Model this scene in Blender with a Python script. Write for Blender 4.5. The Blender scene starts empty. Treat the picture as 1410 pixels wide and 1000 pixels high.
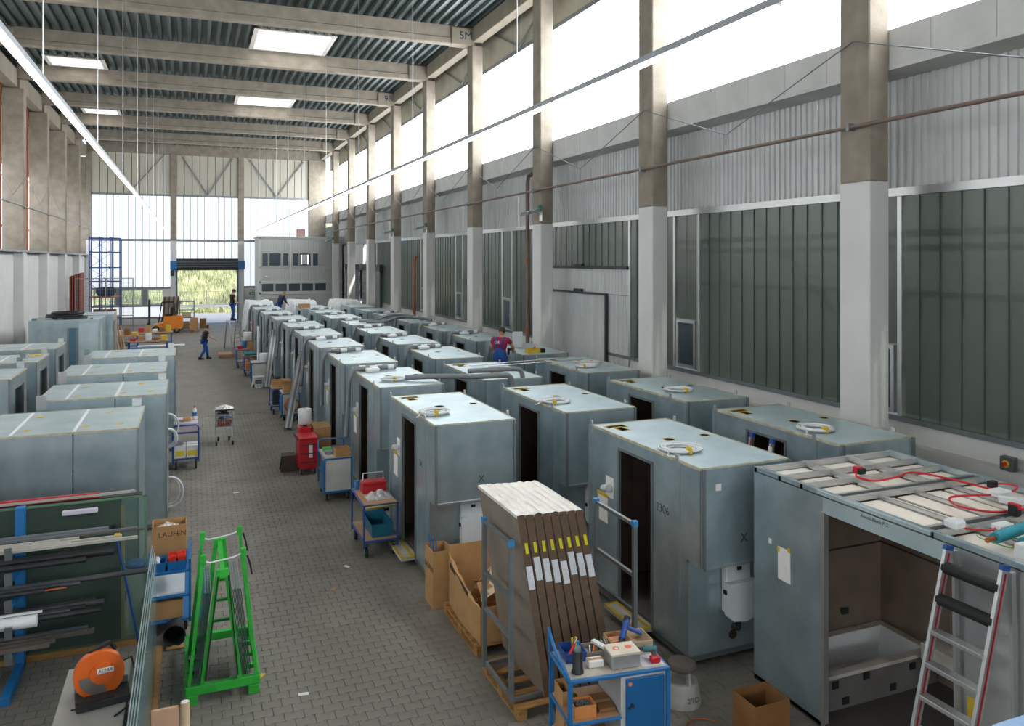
import bpy, bmesh, math, random
from mathutils import Vector, Matrix
random.seed(7)
scene = bpy.context.scene
C = scene.collection
PI = math.pi
# ---------------- camera, world, sun, exposure ----------------
cam_data = bpy.data.cameras.new('camera')
cam_data.sensor_fit = 'HORIZONTAL'; cam_data.sensor_width = 36.0
cam_data.lens = 36.0*1085/1410
cam_data.shift_y = -(500-358)/1410
cam_data.clip_start = 0.1; cam_data.clip_end = 600
cam = bpy.data.objects.new('camera', cam_data); C.objects.link(cam)
cam.location = (0, 0, 5); cam.rotation_euler = (PI/2, 0, -math.atan(442/1085))
scene.camera = cam
world = bpy.data.worlds.new('sky_world'); scene.world = world; world.use_nodes = True
wn = world.node_tree.nodes; wl = world.node_tree.links
sky = wn.new('ShaderNodeTexSky'); sky.sky_type = 'NISHITA'; sky.sun_disc = False
sky.sun_elevation = math.radians(48); sky.sun_rotation = math.radians(115); sky.air_density = 1.3; sky.dust_density = 2.5
wl.new(sky.outputs[0], wn['Background'].inputs[0]); wn['Background'].inputs[1].default_value = 0.28
sun_d = bpy.data.lights.new('sun', 'SUN'); sun_d.energy = 4.6; sun_d.angle = math.radians(2); sun_d.color = (1, .96, .88)
sun = bpy.data.objects.new('sun', sun_d); C.objects.link(sun)
sun.rotation_euler = (math.radians(38), math.radians(22), 0)
DAY = 6.5            # radiance of the daylit translucent panels
vs = scene.view_settings
scene.display_settings.display_device = 'sRGB'
vs.view_transform = 'Standard'; vs.look = 'None'; vs.exposure = 0.42; vs.gamma = 1.0; vs.use_curve_mapping = False
scene.cycles.max_bounces = 10; scene.cycles.diffuse_bounces = 5; scene.cycles.glossy_bounces = 4
scene.cycles.transmission_bounces = 6; scene.cycles.transparent_max_bounces = 16
scene.cycles.caustics_reflective = False; scene.cycles.caustics_refractive = False
scene.cycles.sample_clamp_indirect = 8.0

# ---------------- helpers ----------------
def lin(h):
    h = h.lstrip('#'); v = [int(h[i:i+2], 16)/255 for i in (0, 2, 4)]
    return tuple(c/12.92 if c <= .04045 else ((c+.055)/1.055)**2.4 for c in v)
MATS = {}
def mat(name, col, rough=.6, metal=0., var=.12, scale=3., bump=0., bscale=40., spec=.5, alpha=None, stretch=None, coat=0, tint=None):
    """noise-varied principled material in object coordinates"""
    if name in MATS: return MATS[name]
    m = bpy.data.materials.new(name); m.use_nodes = True
    nt = m.node_tree; N = nt.nodes; L = nt.links; b = N['Principled BSDF']
    c = lin(col) if isinstance(col, str) else col
    tc = N.new('ShaderNodeTexCoord'); vec = tc.outputs['Object']
    if stretch:
        mp = N.new('ShaderNodeMapping'); mp.inputs['Scale'].default_value = stretch; L.new(vec, mp.inputs[0]); vec = mp.outputs[0]
    nz = N.new('ShaderNodeTexNoise'); nz.inputs['Scale'].default_value = scale; nz.inputs['Detail'].default_value = 5
    L.new(vec, nz.inputs['Vector'])
    rp = N.new('ShaderNodeValToRGB'); rp.color_ramp.elements[0].position = .3; rp.color_ramp.elements[1].position = .7
    t2 = lin(tint) if tint else c
    rp.color_ramp.elements[0].color = tuple(min(1, x*(1-var)) for x in c)+(1,)
    rp.color_ramp.elements[1].color = tuple(min(1, x*(1+var)) for x in t2)+(1,)
    L.new(nz.outputs[0], rp.inputs[0]); L.new(rp.outputs[0], b.inputs['Base Color'])
    b.inputs['Roughness'].default_value = rough; b.inputs['Metallic'].default_value = metal
    b.inputs['Specular IOR Level'].default_value = spec
    if coat: b.inputs['Coat Weight'].default_value = coat
    if alpha is not None: b.inputs['Alpha'].default_value = alpha
    if bump:
        n2 = N.new('ShaderNodeTexNoise'); n2.inputs['Scale'].default_value = bscale; n2.inputs['Detail'].default_value = 4
        L.new(vec, n2.inputs['Vector'])
        bp = N.new('ShaderNodeBump'); bp.inputs['Strength'].default_value = bump; bp.inputs['Distance'].default_value = .02
        L.new(n2.outputs[0], bp.inputs['Height']); L.new(bp.outputs[0], b.inputs['Normal'])
    MATS[name] = m; return m
def mat_emit(name, col, strength, var=.06, scale=1.5, stretch=None):
    if name in MATS: return MATS[name]
    m = bpy.data.materials.new(name); m.use_nodes = True
    nt = m.node_tree; N = nt.nodes; L = nt.links; b = N['Principled BSDF']
    tc = N.new('ShaderNodeTexCoord'); nz = N.new('ShaderNodeTexNoise'); nz.inputs['Scale'].default_value = scale
    vec = tc.outputs['Object']
    if stretch:
        mp = N.new('ShaderNodeMapping'); mp.inputs['Scale'].default_value = stretch; L.new(vec, mp.inputs[0]); vec = mp.outputs[0]
    L.new(vec, nz.inputs['Vector'])
    rp = N.new('ShaderNodeValToRGB')
    c = lin(col)
    rp.color_ramp.elements[0].color = tuple(x*(1-var) for x in c)+(1,); rp.color_ramp.elements[1].color = tuple(c)+(1,)
    L.new(nz.outputs[0], rp.inputs[0]); L.new(rp.outputs[0], b.inputs['Emission Color'])
    b.inputs['Base Color'].default_value = tuple(.72*x for x in c)+(1,); b.inputs['Roughness'].default_value = .5
    b.inputs['Emission Strength'].default_value = strength
    MATS[name] = m; return m
def mat_glass(name, col, mixf, rough=.08):
    """thin sheet glass: part clear, part tinted gloss"""
    if name in MATS: return MATS[name]
    m = bpy.data.materials.new(name); m.use_nodes = True
    nt = m.node_tree; N = nt.nodes; L = nt.links; b = N['Principled BSDF']; out = N['Material Output']
    c = lin(col)
    nz = N.new('ShaderNodeTexNoise'); nz.inputs['Scale'].default_value = 1.2
    tc = N.new('ShaderNodeTexCoord'); L.new(tc.outputs['Object'], nz.inputs['Vector'])
    rp = N.new('ShaderNodeValToRGB'); rp.color_ramp.elements[0].color = tuple(x*.85 for x in c)+(1,); rp.color_ramp.elements[1].color = c+(1,)
    L.new(nz.outputs[0], rp.inputs[0]); L.new(rp.outputs[0], b.inputs['Base Color'])
    b.inputs['Roughness'].default_value = rough; b.inputs['Specular IOR Level'].default_value = .6
    t = N.new('ShaderNodeBsdfTransparent'); t.inputs[0].default_value = tuple(min(1, .55+.45*x/max(c)) for x in c)+(1,)
    mx = N.new('ShaderNodeMixShader'); mx.inputs[0].default_value = mixf
    L.new(t.outputs[0], mx.inputs[1]); L.new(b.outputs[0], mx.inputs[2]); L.new(mx.outputs[0], out.inputs['Surface'])
    MATS[name] = m; return m

class MB:
    """collects boxes, bars and tubes for one mesh"""
    def __init__(s): s.v = []; s.f = []; s.sm = []
    def add(s, vs_, fs, smooth=False):
        o = len(s.v); s.v += [tuple(p) for p in vs_]
        for f in fs: s.f.append(tuple(i+o for i in f)); s.sm.append(smooth)
        return s
    def box(s, x0, x1, y0, y1, z0, z1):
        s.add([(x0,y0,z0),(x1,y0,z0),(x1,y1,z0),(x0,y1,z0),(x0,y0,z1),(x1,y0,z1),(x1,y1,z1),(x0,y1,z1)],
              [(0,3,2,1),(4,5,6,7),(0,1,5,4),(1,2,6,5),(2,3,7,6),(3,0,4,7)]); return s
    def bbox(s, x0, x1, y0, y1, z0, z1, b=.01):
        """box with chamfered edges"""
        bm = bmesh.new(); bmesh.ops.create_cube(bm, size=1)
        for v in bm.verts: v.co = ((x0+x1)/2+v.co.x*(x1-x0), (y0+y1)/2+v.co.y*(y1-y0), (z0+z1)/2+v.co.z*(z1-z0))
        bmesh.ops.bevel(bm, geom=bm.edges[:], offset=b, segments=1, affect='EDGES')
        bm.verts.index_update(); s.add([v.co[:] for v in bm.verts], [[v.index for v in f.verts] for f in bm.faces]); bm.free(); return s
    def bar(s, a, b, w, h=None, up=(0,0,1)):
        a = Vector(a); b = Vector(b); h = h or w; d = (b-a).normalized(); u = Vector(up)
        if abs(d.dot(u)) > .98: u = Vector((1,0,0))
        r = d.cross(u).normalized(); u = r.cross(d).normalized()
        P_ = []
        for q in (a, b):
            for i, j in ((-1,-1),(1,-1),(1,1),(-1,1)): P_.append(q+r*i*w/2+u*j*h/2)
        s.add(P_, [(0,1,2,3),(7,6,5,4),(0,4,5,1),(1,5,6,2),(2,6,7,3),(3,7,4,0)]); return s
    def cyl(s, a, b, r, n=10, r2=None, caps=True, smooth=True):
        a = Vector(a); b = Vector(b); r2 = r if r2 is None else r2; d = (b-a).normalized()
        u = Vector((0,0,1)) if abs(d.z) < .95 else Vector((1,0,0))
        x = d.cross(u).normalized(); y = x.cross(d).normalized()
        P_ = [a+(x*math.cos(t)+y*math.sin(t))*r for t in [2*PI*k/n for k in range(n)]]+[b+(x*math.cos(t)+y*math.sin(t))*r2 for t in [2*PI*k/n for k in range(n)]]
        s.add(P_, [(k, (k+1) % n, n+(k+1) % n, n+k) for k in range(n)], smooth)
        if caps: s.add(P_, [tuple(range(n))[::-1], tuple(range(n, 2*n))])
        return s
    def tube(s, pts, r, n=8, smooth=True, close=False):
        pts = [Vector(p) for p in pts]; m = len(pts); rings = []
        prev = None
        for i, p in enumerate(pts):
            if close: d = pts[(i+1) % m]-pts[i-1]
            else: d = pts[min(i+1, m-1)]-pts[max(i-1, 0)]
            d.normalize()
            if prev is None:
                u = Vector((0,0,1)) if abs(d.z) < .9 else Vector((1,0,0)); x = d.cross(u).normalized()
            else:
                x = prev-d*prev.dot(d)
                x = x.normalized() if x.length > 1e-6 else d.orthogonal().normalized()
            prev = x; y = x.cross(d).normalized()
            rings.append([p+(x*math.cos(2*PI*k/n)+y*math.sin(2*PI*k/n))*r for k in range(n)])
        V = [q for rg in rings for q in rg]; F = []
        for i in range(m if close else m-1):
            j = (i+1) % m
            for k in range(n): F.append((i*n+k, i*n+(k+1) % n, j*n+(k+1) % n, j*n+k))
        s.add(V, F, smooth)
        if not close: s.add(V, [tuple(range(n))[::-1], tuple(range((m-1)*n, m*n))])
        return s
    def lathe(s, c, prof, n=16, smooth=True):
        c = Vector(c); V = []; F = []
        for r, z in prof:
            for k in range(n): V.append(c+Vector((r*math.cos(2*PI*k/n), r*math.sin(2*PI*k/n), z)))
        for i in range(len(prof)-1):
            for k in range(n): F.append((i*n+k, i*n+(k+1) % n, (i+1)*n+(k+1) % n, (i+1)*n+k))
        s.add(V, F, smooth); s.add(V, [tuple(range(n))[::-1], tuple(range((len(prof)-1)*n, len(prof)*n))]); return s
    def prism(s, poly, axis, a, b):
        """polygon (2-D) extruded along axis from a to b"""
        n = len(poly)
        def pt(p, t): return {'x': (t, p[0], p[1]), 'y': (p[0], t, p[1]), 'z': (p[0], p[1], t)}[axis]
        V = [pt(p, a) for p in poly]+[pt(p, b) for p in poly]
        s.add(V, [tuple(range(n))[::-1], tuple(range(n, 2*n))]+[(k, (k+1) % n, n+(k+1) % n, n+k) for k in range(n)]); return s
    def disc(s, c, r, t=.003, n=14, axis='z'):
        e = {'x': Vector((t,0,0)), 'y': Vector((0,t,0)), 'z': Vector((0,0,t))}[axis]
        return s.cyl(c, Vector(c)+e, r, n, smooth=False)
    def xf(s, M_):
        s.v = [tuple(M_ @ Vector(p)) for p in s.v]; return s
    def mesh(s, name, m):
        me = bpy.data.meshes.new(name); me.from_pydata(s.v, [], s.f)
        for p, q in zip(me.polygons, s.sm): p.use_smooth = q
        if m is not None: me.materials.append(m)
        bm = bmesh.new(); bm.from_mesh(me); bmesh.ops.recalc_face_normals(bm, faces=bm.faces[:]); bm.to_mesh(me); bm.free()
        me.update(); return me
    def build(s, name, m, parent=None, loc=(0,0,0), rot=None):
        o = bpy.data.objects.new(name, s.mesh(name, m)); C.objects.link(o); o.location = loc
        if rot: o.rotation_euler = rot
        if parent: o.parent = parent
        return o
def inst(src, parent=None, loc=None, rot=None, name=None):
    o = bpy.data.objects.new(name or src.name.split('.')[0], src.data); C.objects.link(o)
    if parent: o.parent = parent
    o.location = loc if loc is not None else src.location
    if rot is not None: o.rotation_euler = rot
    elif loc is None: o.rotation_euler = src.rotation_euler
    return o
def tag(o, label, cat, group=None, kind=None):
    if label: o['label'] = label
    if cat: o['category'] = cat
    if group: o['group'] = group
    if kind: o['kind'] = kind
    return o
def thing(name, label, cat, loc=(0,0,0), rz=0, group=None, kind=None):
    o = bpy.data.objects.new(name, None); C.objects.link(o); o.location = loc; o.rotation_euler = (0,0,rz); o.empty_display_size = .1
    return tag(o, label, cat, group, kind)
def struct(o, label=None):
    o['kind'] = 'structure'
    if label: o['label'] = label
    return o
def sroot(name, label=None, loc=(0,0,0)):
    o = bpy.data.objects.new(name, None); C.objects.link(o); o.location = loc; o.empty_display_size = .1
    return struct(o, label)
KIDS = {}
def copy_tree(root, loc, rz=0, label=None, group=None):
    r = root.copy(); C.objects.link(r); r.location = loc; r.rotation_euler = (0,0,rz)
    if label: r['label'] = label
    if group: r['group'] = group
    for ch in root.children:
        c = ch.copy(); C.objects.link(c); c.parent = r
        for g in ch.children:
            d = g.copy(); C.objects.link(d); d.parent = c
    return r
def text(s, size, m, parent, loc, rot, name='lettering', ext=.001):
    cu = bpy.data.curves.new(name, 'FONT'); cu.body = s; cu.size = size; cu.extrude = ext; cu.align_x = 'CENTER'; cu.align_y = 'CENTER'
    t = bpy.data.objects.new('tmp', cu); me = bpy.data.meshes.new_from_object(t); bpy.data.objects.remove(t); bpy.data.curves.remove(cu)
    me.materials.clear(); me.materials.append(m)
    o = bpy.data.objects.new(name, me); C.objects.link(o); o.location = loc; o.rotation_euler = rot
    if parent: o.parent = parent
    return o
FRONT = (PI/2, 0, 0)         # lettering that faces -Y
LEFT = (PI/2, 0, -PI/2)      # lettering that faces -X

# ---------------- materials ----------------
M_conc = mat('concrete', '#91887a', .85, 0, .10, 2.4, .25, 25, tint='#9b9184')
M_concd = mat('concrete_edge_beam', '#978d7e', .85, 0, .14, 1.2, .2, 25)
M_white = mat('white_wall_paint', '#dcdcda', .7, 0, .05, 1.1, .1, 20)
M_ledge = mat('precast_ledge', '#d2d2d0', .8, 0, .1, 1.4, .15, 20)
M_galv = mat('galvanised_steel', '#a9bec6', .29, .66, .10, 2.2, .03, 60, tint='#b9c9cf')
M_galvt = mat('galvanised_roof_sheet', '#bcd0d6', .4, .5, .08, 1.6, .03, 50, tint='#c8d9de')
M_alu = mat('aluminium', '#c6c8c8', .35, .8, .06, 3)
M_steel = mat('steel_grey', '#8d9396', .42, .7, .1, 4)
M_dark = mat('dark_steel', '#3a3d3f', .5, .4, .12, 4)
M_deck = mat('roof_deck_steel', '#4d5957', .45, .3, .18, 1.0, 0, 30, tint='#5b6866', stretch=(3,.3,3))
M_corr = mat('grey_cladding', '#d2d5d6', .5, .15, .10, 1.1, .06, 12, stretch=(1,1,.35), tint='#dcdddc')
M_beige = mat('beige_cladding', '#c2bdac', .6, 0, .08, .8, 0)
M_black = mat('black_rubber', '#1b1c1e', .7, 0, .2, 8)
M_blk_plastic = mat('black_plastic', '#26282b', .45, 0, .15, 8)
M_blue = mat('blue_steel_paint', '#1f6fae', .4, 0, .08, 5)
M_dblue = mat('dark_blue_steel_paint', '#214c96', .4, 0, .08, 5)
M_bluecab = mat('cabinet_blue', '#14639c', .4, 0, .07, 3)
M_green = mat('green_steel_paint', '#2fae3a', .45, 0, .18, 6)
M_red = mat('red_plastic', '#c3202a', .4, 0, .1, 6)
M_rbar = mat('red_bar_paint', '#b3142a', .4, 0, .08, 4)
M_orange = mat('orange_paint', '#e0671f', .42, 0, .06, 4)
M_fork = mat('forklift_orange', '#ee8b24', .4, 0, .05, 3)
M_yellow = mat('yellow_tape', '#d7b52e', .55, 0, .15, 14)
M_wtape = mat('white_tape', '#eef0f0', .5, 0, .04, 6)
M_wplast = mat('white_plastic', '#e3e7e8', .4, 0, .03, 5)
M_paper = mat('paper', '#eceae6', .8, 0, .04, 9)
M_card = mat('cardboard', '#b98f5f', .85, 0, .1, 5, .06, 40)
M_card2 = mat('cardboard_dark', '#8d6439', .85, 0, .1, 5, .06, 40)
M_print = mat('print_ink', '#3d352c', .8, 0, .1, 9)
M_wood = mat('pallet_wood', '#a57a45', .85, 0, .22, 5, .2, 30, stretch=(1,6,6))
M_ply = mat('plywood', '#c29a76', .7, 0, .12, 3, .05, 30)
M_pipeins = mat('grey_pipe_insulation', '#7d8187', .7, 0, .08, 6, .05, 60)
M_copper = mat('copper', '#c9764a', .35, .8, .1, 8)
M_teal = mat('teal_insulation', '#2f93a3', .6, 0, .08, 8)
M_rcable = mat('red_cable', '#d0252f', .5, 0, .08, 8)
M_wcable = mat('white_cable', '#dfe2e3', .5, 0, .05, 8)
M_tile = mat('brown_wall_tile', '#74645a', .4, 0, .16, 2.5, .03, 20)
M_grout = mat('dark_tile_joint', '#2e2824', .8)
M_rough_in = mat('brown_backing_board', '#4b4039', .8, 0, .2, 2.5)
M_gyps = mat('cream_gypsum_board', '#efe6d9', .8, 0, .04, 2)
M_film = mat('white_plastic_film', '#dfe5e8', .35, 0, .08, 2.5, .5, 6)
M_skin = mat('skin', '#c58d6f', .55, 0, .06, 12)
M_navy = mat('navy_cloth', '#26314f', .85, 0, .15, 12, .1, 60)
M_shirtd = mat('dark_shirt_cloth', '#262932', .85, 0, .15, 12)
M_jean = mat('blue_work_cloth', '#1f4c92', .85, 0, .15, 12, .1, 60)
M_maroon = mat('maroon_shirt_cloth', '#8d1b46', .85, 0, .12, 12)
M_hair = mat('dark_hair', '#2a211c', .7, 0, .25, 40)
M_hairl = mat('light_brown_hair', '#8e7350', .7, 0, .25, 40)
M_bpipe = mat('brown_pipe_paint', '#7a685e', .5, .1, .12, 4)
M_opipe = mat('orange_downpipe', '#a3522f', .5, 0, .15, 3)
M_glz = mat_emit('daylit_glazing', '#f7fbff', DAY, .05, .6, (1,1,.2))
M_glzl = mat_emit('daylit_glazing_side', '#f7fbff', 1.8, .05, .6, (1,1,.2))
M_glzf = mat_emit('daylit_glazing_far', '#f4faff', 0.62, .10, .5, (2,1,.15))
M_beigel = mat_emit('daylit_beige_panel', '#d9d4c4', .05, .25, .5, (2,2,.2))
M_skyl = mat_emit('skylight_dome', '#fbfdff', DAY*.4, .03)
M_led = mat_emit('led_tube', '#fff6ea', 5.0, .02)
M_lens = mat('lamp_lens', '#cfd3d5', .15, .2, .05, 8)
M_pane = mat('office_window_pane', '#4d5a63', .12, .2, .15, 1.5)
M_pvc = mat('grey_trunking', '#9aa0a5', .5, .1, .08, 6)
M_glass = mat_glass('green_edged_glass', '#68776f', .26)
M_glassc = mat_glass('clear_glass', '#b9cdd0', .38)
M_gedge = mat('green_glass_edge', '#5c7d62', .25, 0, .15, 6)
M_plank = mat_glass('profiled_glass', '#666d66', .66, .28)
M_joint = mat('glass_joint_seal', '#2f4a42', .6, 0, .1, 5)
# ---------------- the hall: bay lines ----------------
Y0, BAY = 9.47, 6.37
COLS = [Y0+BAY*k for k in range(-2, 10)]       # near edge of each column
YB, YF = -25.4, 66.9
BACK = [Y0+BAY*k for k in range(-5, -2)]        # unseen bays behind the camera, glazing continued to light the foreground
XW = 11.1                                       # plane of the right-hand wall
# ---- floor ----
def paver_mat():
    m = bpy.data.materials.new('concrete_pavers'); m.use_nodes = True
    nt = m.node_tree; N = nt.nodes; L = nt.links; b = N['Principled BSDF']
    g = N.new('ShaderNodeTexCoord'); br = N.new('ShaderNodeTexBrick')
    br.inputs['Scale'].default_value = 1; br.inputs['Brick Width'].default_value = .21; br.inputs['Row Height'].default_value = .155
    br.inputs['Mortar Size'].default_value = .005; br.inputs['Mortar Smooth'].default_value = .3
    br.inputs['Color1'].default_value = lin('#78736b')+(1,); br.inputs['Color2'].default_value = lin('#817c74')+(1,); br.inputs['Mortar'].default_value = lin('#4d4b47')+(1,)
    L.new(g.outputs['Object'], br.inputs['Vector'])
    nz = N.new('ShaderNodeTexNoise'); nz.inputs['Scale'].default_value = .9; nz.inputs['Detail'].default_value = 6; L.new(g.outputs['Object'], nz.inputs['Vector'])
    mr = N.new('ShaderNodeMapRange'); mr.inputs[1].default_value = .3; mr.inputs[2].default_value = .7; mr.inputs[3].default_value = .86; mr.inputs[4].default_value = 1.12; L.new(nz.outputs[0], mr.inputs[0])
    vm = N.new('ShaderNodeVectorMath'); vm.operation = 'SCALE'; L.new(br.outputs[0], vm.inputs[0]); L.new(mr.outputs[0], vm.inputs['Scale'])
    L.new(vm.outputs[0], b.inputs['Base Color']); b.inputs['Roughness'].default_value = .62
    bp = N.new('ShaderNodeBump'); bp.inputs['Strength'].default_value = .5; bp.inputs['Distance'].default_value = .004
    L.new(br.outputs[1], bp.inputs['Height']); bp.invert = True; L.new(bp.outputs[0], b.inputs['Normal'])
    return m
M_pav = paver_mat()
M_pav1 = mat('concrete_paver', '#7b766e', .62, 0, .12, 1.3, .12, 60, tint='#847f76')
M_bed = mat('sand_joint_bed', '#54514c', .9, 0, .15, 6)
ZX0, ZX1, ZY0, ZY1 = -1.05, 6.3, 6.2, 27.0      # zone laid with single pavers
fl = MB()
fl.box(-8.4, 11.4, YB, ZY0, -.3, 0).box(-8.4, 11.4, ZY1, YF+.3, -.3, 0).box(-8.4, ZX0, ZY0, ZY1, -.3, 0).box(ZX1, 11.4, ZY0, ZY1, -.3, 0)
floor = struct(fl.build('floor', M_pav), 'grey concrete block paving of the hall floor')
MB().box(ZX0, ZX1, ZY0, ZY1, -.3, -.012).build('joint_bed', M_bed, floor)
def paver_shape(cx, cy, z1=0., j=.0022):
    hl, hw, q = .105-j, .0775-j, .013
    out = [(-hl,-hw+q),(-hl+.045,-hw+q),(-hl+.07,-hw-q*.0),(hl-.07,-hw),(hl-.045,-hw+q),(hl,-hw+q)]
    # dog-bone outline: wide ends, waisted middle
    w1, w0 = hw+.008, hw-.008
    o = [(-hl,-w1),(-hl+.05,-w1),(-hl+.075,-w0),(hl-.075,-w0),(hl-.05,-w1),(hl,-w1)]
    o = o+[(-x,-y) for x, y in o]
    return [(cx+x, cy+y) for x, y in o]
def paver_add(mb, cx, cy, z1, sx=1.):
    # offset rows interlock: wide end of one row sits in the waist of the next
    o = []
    for x, y in paver_shape(0, 0): o.append((cx+x*sx, cy+y))
    n = len(o); c = .004
    V = [(x, y, -.02) for x, y in o]+[(x, y, z1-c) for x, y in o]
    V += [(cx+(x-cx)*.965, cy+(y-cy)*.955, z1) for x, y in o]
    F = [(k, (k+1) % n, n+(k+1) % n, n+k) for k in range(n)]+[(n+k, n+(k+1) % n, 2*n+(k+1) % n, 2*n+k) for k in range(n)]+[tuple(range(2*n, 3*n))]
    mb.add(V, F)
spots = []; halves = []
r = 0; y = ZY0+.0775
while y < ZY1-.07:
    x = ZX0+.105+(.105 if r % 2 else 0)
    if r % 2: halves.append((ZX0+.0525, y))
    while x < ZX1-.1: spots.append((x, y)); x += .21
    if x-.105 < ZX1-.02: halves.append((x-.0525, y))
    y += .155; r += 1
def hidden(x, y):   # under modules and other wide things nothing of the paving shows
    return (3.6 < x < 4.55 and (y-11.7) % 3.77 < 2.3 and y > 11.7) or (5.9 < x and (y-8.2) % 3.75 < 2.2 and y > 8.2)
spots = [p for p in spots if not hidden(*p)]
near = sorted(spots, key=lambda p: (p[0]-1.6)**2*1.2+(p[1]-8.6)**2+(99 if p[1] < 8.2 else 0))
nearset = set(near[:290])
pm = []
for k in range(6):
    b_ = MB(); paver_add(b_, 0, 0, random.uniform(-.002, .002)); pm.append(b_.mesh('paver', M_pav1))
for p in near[:290]:
    o = bpy.data.objects.new('paver', random.choice(pm)); C.objects.link(o); o.location = (p[0], p[1], 0); o.parent = floor
rest = MB()
for p in spots:
    if p not in nearset: paver_add(rest, p[0], p[1], random.uniform(-.002, .002))
for p in halves: paver_add(rest, p[0], p[1], 0, .49)
me = bpy.data.meshes.new('paving_field'); me.from_pydata(rest.v, [], rest.f); me.materials.append(M_pav1); me.update()
o = bpy.data.objects.new('paving_field', me); C.objects.link(o); o.parent = floor; o['kind'] = 'stuff'

# ---- columns ----
def column(x0, x1, yk, zw, ztop, label, dy=.62):
    r_ = sroot('trim_column', label, (0, 0, 0))
    MB().bbox(x0, x1, yk, yk+dy, zw, ztop, .02).build('concrete_shaft', M_conc, r_)
    MB().bbox(x0-.004, x1+.004, yk-.004, yk+dy+.004, 0, zw, .02).build('painted_base', M_white, r_)
    return r_
ords = ['first', 'second', 'third', 'fourth', 'fifth', 'sixth', 'seventh', 'eighth', 'ninth', 'tenth', 'eleventh', 'twelfth']
for k, yk in enumerate(COLS):
    n = k-1
    column(10.0, 10.42, yk, 6.26 if n != 3 else 6.12, 13.25, ('%s concrete column with white painted base along the glazed right wall' % ords[max(0, n-1)]) if n >= 1 else 'concrete column behind the camera by the right wall')
    if k >= 2: column(-7.85, -7.0, yk, 5.38, 12.75, ('%s concrete column with white base along the left wall' % ords[k]))
for yk in BACK: column(10.0, 10.42, yk, 6.26, 13.25, 'concrete column behind the camera by the right wall'); column(-7.85, -7.0, yk, 5.38, 12.75, 'concrete column behind the camera by the left wall')
# ---- right wall ----
wr = sroot('wall_right', 'right long wall of white base, green glass, grey cladding and glazing')
MB().box(XW+.02, XW+.3, YB, YF, 0, 2.3).build('base_wall', M_white, wr)
MB().box(XW-.16, XW+.02, YB, YF, 1.62, 1.95).build('base_ledge', M_ledge, wr)
MB().box(XW-.05, XW+.3, YB, YF, 2.28, 2.36).build('sill', M_steel, wr)
MB().box(XW-.04, XW+.12, YB, YF, 6.08, 6.22).build('head_rail', M_alu, wr)
MB().box(10.43, XW+.3, YB, YF, 8.06, 8.12).build('ledge_underside', M_ledge, wr)
sheet = {}
def corr_panel(w, z0, z1, pitch, depth, m, name):
    """trapezoidal sheet in the YZ plane facing -X"""
    b_ = MB(); pr = []; y = 0
    n = max(1, round(w/pitch)); p = w/n
    for i in range(n):
        yy = i*p
        pr += [(yy, 0), (yy+p*.42, 0), (yy+p*.5, depth), (yy+p*.92, depth)]
    pr.append((w, 0)); m_ = len(pr)
    V = [(d, y_, z0) for y_, d in pr]+[(d, y_, z1) for y_, d in pr]
    b_.add(V, [(i, i+1, m_+i+1, m_+i) for i in range(m_-1)])
    return b_.mesh(name, m)
cl = corr_panel(1.06, 6.22, 8.07, .152, .035, M_corr, 'cladding_sheet')
yy = YB
while yy < YF-.5:
    o = bpy.data.objects.new('cladding_sheet', cl); C.objects.link(o); o.parent = wr; o.location = (XW+random.uniform(0, .008), yy, 0); yy += 1.062
# ledge beams, one per bay, made of slabs
slab = MB().bbox(10.43, 10.62, 0, .98, 8.1, 8.72, .012).mesh('ledge_slab', M_ledge)
for yk in BACK+COLS[:-1]:
    for i in range(6):
        o = bpy.data.objects.new('ledge_slab', slab); C.objects.link(o); o.parent = wr; o.location = (random.uniform(0, .006), yk+.31+i*BAY/6, 0); o.scale = (1, BAY/6/.985, 1)
# lower profiled glass, window by window
plank_cache = {}
def plank(w, z0, z1, m, name, t=.06):
    key = (round(w, 3), z0, z1, m.name)
    if key not in plank_cache:
        b_ = MB(); b_.box(0, t, .008, w-.008, z0, z1); plank_cache[key] = b_.mesh(name, m)
    return plank_cache[key]
def add(me, name, parent, loc=(0,0,0), rot=(0,0,0)):
    o = bpy.data.objects.new(name, me); C.objects.link(o); o.parent = parent; o.location = loc; o.rotation_euler = rot; return o
mull = MB().bbox(-.04, .08, 0, .09, 2.36, 6.08, .01).mesh('mullion', M_alu)
hopper = MB()
for (a, b2, c, d) in ((0, .78, 0, .07), (0, .78, 1.08, 1.15), (0, .07, 0, 1.15), (.71, .78, 0, 1.15)): hopper.box(-.05, .06, a, b2, 2.4+c, 2.4+d)
hopper = hopper.mesh('sash_frame', M_alu)
hop_pane = MB().box(.0, .02, .07, .71, 2.47, 3.48).mesh('sash_pane', M_pane)
seal_me = {}
def seal(z0, z1):
    if (z0, z1) not in seal_me: seal_me[(z0, z1)] = MB().box(-.012, .05, -.008, .008, z0, z1).mesh('joint_seal', M_joint)
    return seal_me[(z0, z1)]
YM = [-2.0, 3.9, 9.85, 15.55, 27.2, 32.95, 38.75, 44.5, 50.3]
bands = [(-1.0, 3.9), (4.9, 9.85), (10.85, 15.55), (16.55, 18.7), (23.9, 27.2), (28.2, 32.95), (33.95, 38.75), (39.75, 44.5), (45.5, 50.3)]
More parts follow.
